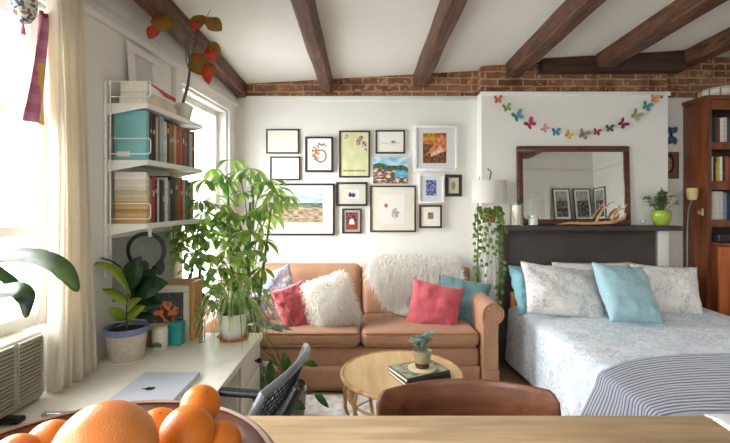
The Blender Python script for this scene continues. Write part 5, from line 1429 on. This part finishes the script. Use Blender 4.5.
# ------------------------------------------------------------- floor lamp, plant stand with trailing pothos
lx, ly = (477-HX)/F*3.80, 3.80
fl_ = thing('floor_lamp', 'slim black floor lamp with white drum shade between sofa and mantel', 'floor lamp', (lx, ly-.02, 0))
MB().lathe((lx, ly-.03, 0), [(0, 0), (.05, 0), (.05, .012), (.01, .018), (0, .018)]).build('base', M_black, fl_)
sx = (489-HX)/F*3.66; zs0, zs1 = P(0, 203, 3.66).z, P(0, 180.5, 3.66).z
MB().tube([(lx, ly-.03, .015), (lx, ly-.03, zs0+.1), (lx+.01, ly-.04, zs1+.03), (lx+.035, 3.72, P(0, 170, 3.72).z), (lx+.06, 3.70, P(0, 168, 3.7).z), (lx+.085, 3.66, P(0, 172, 3.66).z), (sx, 3.66, zs1-.02), (sx, 3.66, zs1-.06)], .005, 8).build('pole', M_black, fl_)
M_shade, sn_, sb_ = newmat('white_linen_shade'); sb_.inputs['Base Color'].default_value = lin('#efece4'); sb_.inputs['Roughness'].default_value = .9
tr2 = N(sn_, 'ShaderNodeBsdfTranslucent'); tr2.inputs[0].default_value = lin('#f2eee4'); mx = N(sn_, 'ShaderNodeMixShader'); mx.inputs[0].default_value = .35
out = [q for q in sn_.nodes if q.type == 'OUTPUT_MATERIAL'][0]; sn_.links.new(sb_.outputs[0], mx.inputs[1]); sn_.links.new(tr2.outputs[0], mx.inputs[2]); sn_.links.new(mx.outputs[0], out.inputs[0])
MB().lathe((sx, 3.66-.0, 0), [(.142, zs0), (.142, zs1), (.1395, zs1), (.1395, zs0)], 48, closed=True).build('lamp_shade', M_shade, fl_)
m = MB(); m.ring((sx, 3.66, zs1-.012), .138, .002, n=32, m=5); [m.tube([(sx, 3.66, zs1-.03), (sx+.137*math.cos(a), 3.66+.137*math.sin(a), zs1-.012)], .002, 5) for a in (.5, 2.6, 4.7)]
m.build('spider_fitting', M_black, fl_); MB().ball((sx, 3.66, zs1-.09), .03).build('bulb', M_white, fl_)

qx = (490-HX)/F*3.5; pz = P(0, 222, 3.5).z
M_wire = mat('white_macrame', '#d9d7d0', .8, var=.05)
ps_ = thing('plant_stand', 'tall white knotted wire plant stand under the trailing ivy-like plant', 'plant stand', (qx, 3.5, 0))
m = MB(); m.ring((qx, 3.5, pz-.006), .06, .005, n=24, m=6); m.ring((qx, 3.5, .006), .058, .006, n=24, m=6)
for k in range(4):
    a = k*PI/2+.4; m.tube([(qx+.058*math.cos(a), 3.5+.058*math.sin(a), .006), (qx+.045*math.cos(a+.3), 3.5+.045*math.sin(a+.3), pz*.5), (qx+.06*math.cos(a), 3.5+.06*math.sin(a), pz-.006)], .004, 6)
for k in range(5): m.ring((qx, 3.5, .25+k*.19), .048, .0025, n=20, m=5)
m.build('frame', M_wire, ps_)
m = MB()
for k in range(16):
    a = 2*PI*k/16; p_ = []
    for j in range(15): t = j/14; p_.append((qx+(.05+.008*math.sin(t*28+k*PI))*math.cos(a+.18*math.sin(t*22+k*PI)), 3.5+.05*math.sin(a+.18*math.sin(t*22+k*PI)), pz-.02-.45*t))
    m.tube(p_, .0028, 5)
m.build('net', M_wire, ps_)
MB().lathe((qx, 3.5, pz-.012), [(0, 0), (.062, 0), (.062, .005), (0, .005)]).build('tray', M_wire, ps_)
c = (qx, 3.5, pz-.006)
po = thing('trailing_pothos', 'trailing heart-leaved plant in a terracotta pot under the lamp shade', 'potted plant', c)
MB().lathe(c, [(0, 0), (.038, 0), (.05, .075), (.054, .075), (.054, .095), (.047, .095), (.045, .08), (0, .08)], 32).build('pot', mat('terracotta', '#b16a4a'), po)
sm, fl = MB(), MB()
def heart(p, L):
    a = R.uniform(0, 2*PI); d = Vector((math.cos(a)*.6, -abs(math.sin(a))*.3, R.uniform(-1, -.2))).normalized()
    fl.leaf(p, p+d*L, L*.78, .08, up=(0, -1, .5), n=5, fold=.2, shape=.38)
for (ex, ey, n) in ((476, 300, 26), (480, 278, 20), (485, 255, 16), (474, 262, 16), (492, 268, 16), (499, 308, 26), (503, 285, 24), (500, 250, 18), (505, 235, 12), (488, 296, 16), (501, 300, 18), (473, 240, 10)):
    dpt = R.uniform(-.08, -.02); e = P(ex, ey, 3.44+dpt*.3); top = Vector((c[0]+(e.x-c[0])*.8, 3.44, c[2]+.11+R.uniform(0, .03)))
    pts = [Vector((c[0], c[1], c[2]+.085)), top]+[top.lerp(e, t)+Vector((.012*math.sin(t*9+ex), 0, 0)) for t in (.25, .5, .75, 1)]
    sm.tube(pts, .0016, 5)
    n = int(n*.55)
    for k in range(n):
        t = k/n*(len(pts)-2)+1; i = min(int(t), len(pts)-2); heart(pts[i].lerp(pts[i+1], t-i), R.uniform(.028, .046))
for k in range(42):
    a = R.uniform(0, 2*PI); rr = R.uniform(.02, .115); heart(Vector((c[0]+rr*math.cos(a), c[1]+rr*math.sin(a)*.6-.02, c[2]+R.uniform(.06, .17)-rr*.5)), R.uniform(.028, .046))
sm.build('stems', leafmat('stem_green', '#5c7a36', '#7a9a4c'), po); fl.build('foliage', leafmat('pothos_green', '#587a3a', '#9ab45e', .3), po)

# grey slatted heater behind sofa arm
hq = P(471, 272, 3.815)

# ------------------------------------------------------------- bookcase on the right
M_bc = wood('red_brown_bookcase', '#52290f', '#834620', (9, 9, 1.3), .4, 3, 1.4, .1, coat=.2)
M_cab = wood('orange_brown_door', '#8a3f1a', '#b9622c', (7, 7, 1.0), .3, 3, 1.5, .05, coat=.4)
X0, X1, y0, y1 = 2.828, 3.75, 3.56, YB-.014
bc = thing('bookcase', 'tall reddish brown wooden bookcase with open shelves and lower cabinet at the right edge', 'bookcase', ((X0+X1)/2, (y0+y1)/2, 0))
s = 430/3.56; ZT = CZ+106.5/s
MB().box(X0, X0+.028, y0, y1, 0, ZT-.03, .002).build('side_panel', M_bc, bc); MB().box(X1-.028, X1, y0, y1, 0, ZT-.03, .002).build('side_panel', M_bc, bc)
MB().box(X0+.028, X1-.028, y1-.012, y1, .05, ZT-.03).build('back_panel', mat('dark_back_panel', '#3d2415', .6), bc)
MB().box(X0-.015, X1+.015, y0-.015, y1, ZT-.03, ZT, .004).build('top_board', M_bc, bc)
MB().box(X0+.028, X1-.028, y0, y0+.02, ZT-.115, ZT-.031, .002).build('cornice', M_bc, bc)
zz = lambda py: CZ-(py-HY)/s
shelves = [(142, 149), (181, 190), (220, 227)]
for a_, b_ in shelves:
    MB().box(X0+.0285, X1-.0285, y0, y1-.0125, zz(b_)+.0, zz(a_), .002).build('shelf_board', M_bc, bc)
MB().box(X0-.006, X0+.034, y0-.012, y0-.0005, 0, ZT-.031, .002).build('face_stile', M_bc, bc)
MB().box(X0+.0285, X1-.0285, y0-.10, y1-.0125, zz(245)-.0, zz(242), .003).build('counter_board', M_bc, bc)
for k, (xa, xb) in enumerate(((X0+.0285, X0+.44), (X0+.445, X1-.0285))):
    d_ = MB().box(xa, xb, y0-.095, y0-.075, .08, zz(245)-.004, .004).build('door', M_cab, bc)
    MB().ball((xb-.04 if k == 0 else xa+.04, y0-.105, .65), .014).build('knob', M_metal, d_)
MB().box(X0+.0285, X1-.0285, y0-.0745, y1-.0125, .05, .078, .002).build('bottom_board', M_bc, bc)
MB().box(X0+.0285, X0+.045, y0-.0745, y0-.001, .08, zz(245)-.001).build('cabinet_side', M_bc, bc)
def bkrow(z, specs, tier, first):
    x = X0+.034; prev = first; yb = y0+.035
    for (w, h, c_, nm) in specs:
        m = mat('cloth_'+c_.lstrip('#'), c_, .6, var=.08, vs=30)
        rt = thing('book', '%s book on the %s bookcase shelf, right of %s' % (nm, tier, prev), 'book', (x+w/2, yb, z+.0005), group='books in the bookcase')
        mb = MB(); zz_ = z+.0005; mb.box(x, x+.0022, yb, yb+.16, zz_, zz_+h); mb.box(x+w-.0035, x+w-.0013, yb, yb+.16, zz_, zz_+h); mb.box(x, x+w-.0013, yb-.002, yb+.001, zz_, zz_+h, .0008)
        mb.build('cover', m, rt)
        MB().box(x+.0024, x+w-.0037, yb+.0012, yb+.156, zz_+.003, zz_+h-.004).build('pages', M_paper, rt, smooth=False)
        x += w; prev = 'the '+nm+' one'
bkrow(zz(142), [(.022, .215, '#20382a', 'dark green'), (.022, .21, '#2c4a38', 'bottle green'), (.02, .205, '#1c2420', 'near black'), (.022, .21, '#31503c', 'forest green'), (.02, .2, '#8e2f2a', 'red'), (.028, .205, '#e5e0d2', 'tall white'), (.03, .21, '#c9c2b0', 'cream'), (.03, .2, '#3b4a60', 'navy'), (.03, .19, '#7a3a2a', 'brick brown'), (.03, .2, '#d8d2c0', 'ivory')], 'top', 'the left side panel')
bkrow(zz(181), [(.028, .21, '#cfc3ae', 'pale tan'), (.02, .205, '#e3ddcf', 'off-white'), (.022, .215, '#2a2c2c', 'black'), (.016, .16, '#b9a35c', 'short mustard'), (.018, .20, '#cfc02e', 'bright yellow'), (.022, .205, '#e8e6de', 'white'), (.022, .20, '#33302c', 'dark grey'), (.03, .205, '#a8462e', 'orange red'), (.03, .2, '#4a5f50', 'grey green')], 'middle', 'the left panel')
bkrow(zz(220), [(.05, .235, '#c9c5bb', 'wide pale grey'), (.05, .237, '#d2cec4', 'wide off-white'), (.032, .236, '#c4c0b6', 'wide stone grey'), (.03, .225, '#6f8db5', 'powder blue'), (.03, .21, '#2c3038', 'dark slate'), (.03, .2, '#9a8a6a', 'drab tan')], 'lower', 'the left panel')
# things on the counter board
zc2 = zz(242)+.001
simple(MB().soft((X0+.10, y0-.03, zc2+.035), (.05, .035, .034), .012, n=3), 'camera_case', mat('black_leather', '#211f1d', .5), 'small black leather case on the cabinet ledge of the bookcase', 'case')
rt = thing('ceramic_bottle', 'small dark green bottle on the cabinet ledge beside the black case', 'bottle', (X0+.185, y0-.04, zc2))
MB().lathe((X0+.185, y0-.04, zc2), [(0, 0), (.022, 0), (.026, .03), (.022, .055), (.009, .07), (.009, .085), (0, .085)]).build('body', mat('green_glaze', '#3d4a34', .3), rt)
MB().lathe((X0+.185, y0-.04, zc2+.0855), [(0, 0), (.007, 0), (.007, .012), (0, .012)]).build('stopper', M_drift, rt)
# white round hatbox / cushion on the bookcase
M_lin = mat('cream_canvas', '#cfc7b4', .85, var=.06, vs=12, bmp=.2)
hb = thing('storage_basket', 'round cream fabric bundle lying on top of the bookcase', 'basket', (3.05, 3.68, ZT))
m = MB(); m.lathe((3.06, 3.69, ZT+.0005), [(0, 0), (.13, .0), (.15, .02), (.152, .06), (.13, .085), (.06, .093), (0, .092)], 48)
for v in m.bm.verts: v.co.x = 3.06+(v.co.x-3.06)*1.15; v.co.z += .004*noise.noise(v.co*20)
m.build('body', M_lin, hb)
m = MB()
for k in range(14):
    a = 2*PI*k/14; m.tube([(3.06+1.15*.134*math.cos(a), 3.69+.134*math.sin(a), ZT+.004), (3.06+1.15*.1545*math.cos(a), 3.69+.1545*math.sin(a), ZT+.03), (3.06+1.15*.152*math.cos(a), 3.69+.152*math.sin(a), ZT+.065), (3.06+1.15*.10*math.cos(a), 3.69+.10*math.sin(a), ZT+.09)], .004, 6)
m.build('ties', mat('brown_cord', '#7a6a52', .8), hb)

# narrow lamp beside the bed
rx, ry = 2.772, 3.64; k_ = F/ry
rl = thing('reading_lamp', 'thin standing lamp with small cream shade against the bookcase side', 'floor lamp', (rx, ry+.06, 0))
zsh0, zsh1 = CZ-(200-HY)/k_, CZ-(188-HY)/k_
MB().lathe((rx, 3.70, 0), [(0, 0), (.045, 0), (.045, .01), (.008, .016), (0, .016)]).build('base', M_metal, rl)
MB().tube([(rx, 3.70, .012), (rx, 3.70, 1.1), (rx, 3.685, 1.28), (rx-.003, ry, zsh0+.01)], .006, 8).build('pole', M_metal, rl)
MB().lathe((rx-.0, ry, 0), [(.030, zsh0), (.041, zsh0+.03), (.043, zsh1-.01), (.038, zsh1), (.035, zsh1), (.039, zsh1-.012), (.037, zsh0+.03), (.027, zsh0)], 28, closed=True).build('lamp_shade', mat('aged_cream_shade', '#d3bd86', .6, var=.08), rl)
MB().ball((rx, ry, (zsh0+zsh1)/2), .018).build('bulb', M_white, rl)
# white leaning strip beside the bed
ls = MB(); ls.obox((2.975, 3.405, .41), (.022, .02, .80), (0, -.035, 0), .003)
simple(ls, 'wooden_lath', mat('grey_white_paint', '#a8a297', .6), 'narrow grey white strip of wood leaning at the cabinet beside the bed', 'strip of wood')
# hook with white tag on the bookcase side
hq = (X0-.001, 3.60, P(0, 212, 3.6).z)
hk_ = thing('wall_hook', 'small pale hook screwed to the left side of the bookcase', 'hook', hq)
MB().box(hq[0]-.006, hq[0], hq[1]-.012, hq[1]+.012, hq[2]-.03, hq[2]+.03, .002).build('plate', M_drift, hk_)
MB().tube([(hq[0]-.005, hq[1], hq[2]-.01), (hq[0]-.03, hq[1], hq[2]-.015), (hq[0]-.034, hq[1], hq[2]+.012)], .005, 8).build('hook_arm', mat('bone', '#cdbf9f', .4), hk_)

# ------------------------------------------------------------- office chair at the desk
oc = thing('office_chair', 'black mesh-backed office chair with grey edge pushed to the desk', 'office chair', (-.42, 1.40, 0), (0, 0, math.radians(-9)))
# local frame: sitter faces -x, width along y
M_pl = mat('black_plastic', '#26272a', .45, var=.05); M_edge = mat('grey_plastic_edge', '#7b8087', .25, metal=.4, var=.03); M_mesh = mat('charcoal_mesh', '#222326', .8, var=.1, vs=80)
def bp(u, v):      # u -1..1 across (y), v 0..1 up
    x = .12+.035*math.sin(v*PI*1.1)*0+.10*(v-.0)**1.4-.05*math.exp(-((v-.35)/.2)**2)+.045*(abs(u)**2)*-1
    y = u*(.235-.05*(1-v)**2-.03*v**3); z = .50+.345*v-.02*v*u*u
    return Vector((x, y, z))
mb = MB(); mb.grid(lambda a, b: tuple(bp(-1+2*a, b)), 22, 18)
nb = mb.build('mesh_back', M_mesh, oc, local=True)
wf_ = nb.modifiers.new('net', 'WIREFRAME'); wf_.thickness = .006; wf_.use_boundary = True
rim = [bp(-1, t/10) for t in range(11)]+[bp(-1+.2*k, 1) for k in range(1, 11)]+[bp(1, 1-t/10) for t in range(1, 11)]
rim = rim+[bp(1-.2*k, 0) for k in range(1, 10)]
rr2 = MB(); rr2.tube(rim+[rim[0]], .0095, 8, flat=1.3); rr2.build('back_rim', M_edge, oc, local=True)
rr2 = MB(); [rr2.tube([bp(s_*.3, .0)+Vector((.03, 0, -.02)), bp(s_*.22, .4)+Vector((.05, 0, 0)), bp(s_*.1, .78)+Vector((.025, 0, 0))], .014, 8) for s_ in (-1, 1)]
rr2.build('back_spine', M_pl, oc, local=True)
MB().soft((-.12, 0, .455), (.235, .235, .032), .03, crown=.01).build('seat', M_mesh, oc, local=True)
for s_ in (-1, 1):
    m = MB(); m.soft((-.13, s_*.275, .60), (.135, .022, .013), .012, n=4); ar = m.build('armrest', M_pl, oc, local=True)
    MB().tube([(-.05, s_*.275, .59), (-.02, s_*.275, .48), (-.06, s_*.20, .43)], .014, 8).build('arm_support', M_pl, ar, local=True)
MB().tube([(-.05, 0, .43), (.10, 0, .42), (.165, 0, .49)], .02, 8).build('back_bracket', M_pl, oc, local=True)
MB().tube([(-.12, 0, .42), (-.12, 0, .10)], .022, 12).build('gas_column', M_metal, oc, local=True)
for k in range(5):
    a = 2*PI*k/5+.3; e = (-.12+.26*math.cos(a), .26*math.sin(a), .075)
    lg_ = MB().tube([(-.12, 0, .11), e], [.022, .013], 8).build('base_arm', M_pl, oc, local=True)
    m = MB(); m.tube([(e[0], e[1]-.012, .036), (e[0], e[1]+.012, .036)], .025, 16); m.tube([(e[0], e[1], .04), (e[0], e[1], .075)], .006, 6); m.build('caster', M_black, lg_, local=True)

# ------------------------------------------------------------- wooden bowl with citrus
bc_x, bc_y, br_, brim = -.37, .80-.264, .262, .98
M_bowl = wood('dark_turned_wood', '#43271a', '#6f4631', (3, 3, 12), .35, 3, 2, .05, coat=.2)
prof = []
Hb = brim-TZ-.001
for k in range(17):
    t = k/16; prof.append((.09+(br_-.09)*math.sin(t*PI/2)**1.1 if k else .09, Hb*(1-math.cos(t*PI/2))**.85))
inner = [(max(0, r-.014), z+.012 if z < Hb*.9 else z) for r, z in reversed(prof)]
inner[0] = (br_-.012, Hb+.001)
full = [(0, 0)]+prof+[(br_-.004, Hb+.004)]+inner+[(0, .014)]
bw = thing('fruit_bowl', 'wide dark wooden bowl of citrus in the left foreground', 'bowl', (bc_x, bc_y, TZ+.001))
MB().lathe((bc_x, bc_y, TZ+.001), full, 96).build('body', M_bowl, bw, ang=50)
MB().lathe((bc_x, bc_y, TZ+.001), [(br_-.013, Hb+.0045), (br_-.008, Hb+.007), (br_-.003, Hb+.0045), (br_-.005, Hb+.002)], 96, closed=True).build('rim', wood('worn_rim', '#7a5a48', '#a08472', (3, 3, 3), .4), bw)
def citrus(name, c1, c2, bumpn):
    m, nt, b = newmat(name); co = coords(nt)
    n = N(nt, 'ShaderNodeTexNoise'); n.inputs['Scale'].default_value = 14; nt.links.new(co, n.inputs[0])
    nt.links.new(ramp(nt, n.outputs[0], [(.3, c1), (.7, c2)]), b.inputs[0]); b.inputs['Roughness'].default_value = .38
    b.inputs['Subsurface Weight'].default_value = .15; b.inputs['Subsurface Radius'].default_value = (.01, .004, .001)
    v = N(nt, 'ShaderNodeTexVoronoi'); v.inputs['Scale'].default_value = bumpn; nt.links.new(co, v.inputs[0]); bump(nt, b, v.outputs['Distance'], .18, .002)
    return m
M_or = citrus('orange_peel', '#cf6d12', '#de801e', 420); M_gf = citrus('grapefruit_peel', '#cf6d30', '#dc8c48', 360)
def fruit(px, py, Y, r, m, name, label, rot=(0, 0, 0), group=None, pos=None):
    p = pos or P(px, py, Y)
    rt = thing(name, label, 'fruit', (p[0], p[1], p[2]), rot, group)
    MB().ball((0, 0, 0), r, (1, 1, .96), 40, 28, jit=.012, dimple=.02).build('peel', m, rt, local=True)
    mb = MB(); mb.ball((0, 0, r*.945), r*.055, (1, 1, .45), 8, 5); mb.build('stem_button', mat('stem_button', '#5f5a30', .7), rt, local=True)
    return rt
Go = 'oranges in the wooden bowl'
fruit(106, 452, .53, .0605, M_gf, 'grapefruit', 'large pinkish orange grapefruit in the middle of the bowl', (-.9, .3, 0))
fruit(200.5, 405, .70, .0315, M_or, 'orange', 'orange resting highest, at the back right of the bowl', (.3, .5, 0), Go)
fruit(187, 434, .635, .0395, M_or, 'orange', 'orange with visible dark stem end, in front of the highest one', (1.45, -.38, .1), Go)
fruit(219, 444, .665, .034, M_or, 'orange', 'orange at the far right of the bowl, low behind the one with the stem end', (.6, -.4, 0), Go)
fruit(158, 431, .70, .036, M_or, 'orange', 'orange peeking between the grapefruit and the one with the stem end', (.2, .2, 0), Go)
fruit(50, 446, .64, .036, M_or, 'orange', 'orange at the left of the grapefruit', (.8, -.2, 0), Go)
fruit(14, 462, .60, .036, M_or, 'orange', 'lowest left orange, only its top showing by the picture corner', (.5, .2, 0), Go)
# hidden fruits below that carry the pile
for (x, y, z) in ((-.36, .53, .855), (-.27, .58, .870), (-.45, .56, .872), (-.30, .48, .872), (-.40, .45, .868), (-.26, .665, .893), (-.35, .64, .885)):
    fruit(0, 0, 0, .036, M_or, 'orange', 'orange hidden low in the bowl under the others', (0, 0, 0), 'oranges buried in the bowl', pos=(x, y, z))

# ------------------------------------------------------------- outside the windows
# ------------------------------------------------------------- camera, light
cam = bpy.data.cameras.new('camera'); co_ = bpy.data.objects.new('camera', cam); COL.objects.link(co_)
cam.sensor_width = 36; cam.lens = 36*F/730; co_.location = (0, 0, CZ); co_.rotation_euler = (PI/2, 0, 0)
cam.shift_x = 0; cam.shift_y = -(221.5-HY)/730; cam.clip_start = .05
S.camera = co_
w = bpy.data.worlds.new('overcast'); S.world = w; w.use_nodes = True; wn = w.node_tree; bg = wn.nodes['Background']
tcw = wn.nodes.new('ShaderNodeTexCoord'); sw = wn.nodes.new('ShaderNodeSeparateXYZ'); wn.links.new(tcw.outputs['Generated'], sw.inputs[0])
rw = wn.nodes.new('ShaderNodeValToRGB'); rw.color_ramp.elements[0].position = .44; rw.color_ramp.elements[0].color = (.46, .48, .50, 1); rw.color_ramp.elements[1].position = .62; rw.color_ramp.elements[1].color = (.96, .97, .99, 1)
mr1 = wn.nodes.new('ShaderNodeMapRange'); mr1.inputs['From Min'].default_value = -1; wn.links.new(sw.outputs[2], mr1.inputs[0]); wn.links.new(mr1.outputs[0], rw.inputs[0]); 
mr2 = wn.nodes.new('ShaderNodeMapRange'); mr2.inputs['From Min'].default_value = -.75; mr2.inputs['From Max'].default_value = .1; mr2.inputs['To Min'].default_value = 18; mr2.inputs['To Max'].default_value = 4.0
wn.links.new(sw.outputs[0], mr2.inputs[0]); wn.links.new(mr2.outputs[0], bg.inputs[1]); wn.links.new(rw.outputs[0], bg.inputs[0])
bg.inputs[1].default_value = 5.0
def portal(loc, rot, sx_, sy_):
    l = bpy.data.lights.new('window_portal', 'AREA'); l.shape = 'RECTANGLE'; l.size = sx_; l.size_y = sy_; l.cycles.is_portal = True
    o = bpy.data.objects.new('window_portal', l); COL.objects.link(o); o.location = loc; o.rotation_euler = rot
for (a, b, c_, d) in WIN: portal((xw((a+b)/2)-.165, (a+b)/2, (c_+d)/2), (0, -PI/2, math.atan(-.0488)), d-c_, b-a)
for (a, b, c_, d) in FILL_WIN: portal(((a+b)/2, YR-.125, (c_+d)/2), (PI/2, 0, 0), b-a, d-c_)
S.view_settings.view_transform = 'Standard'; S.view_settings.look = 'None'; S.view_settings.gamma = 1; S.view_settings.use_curve_mapping = False
S.view_settings.exposure = 0.68
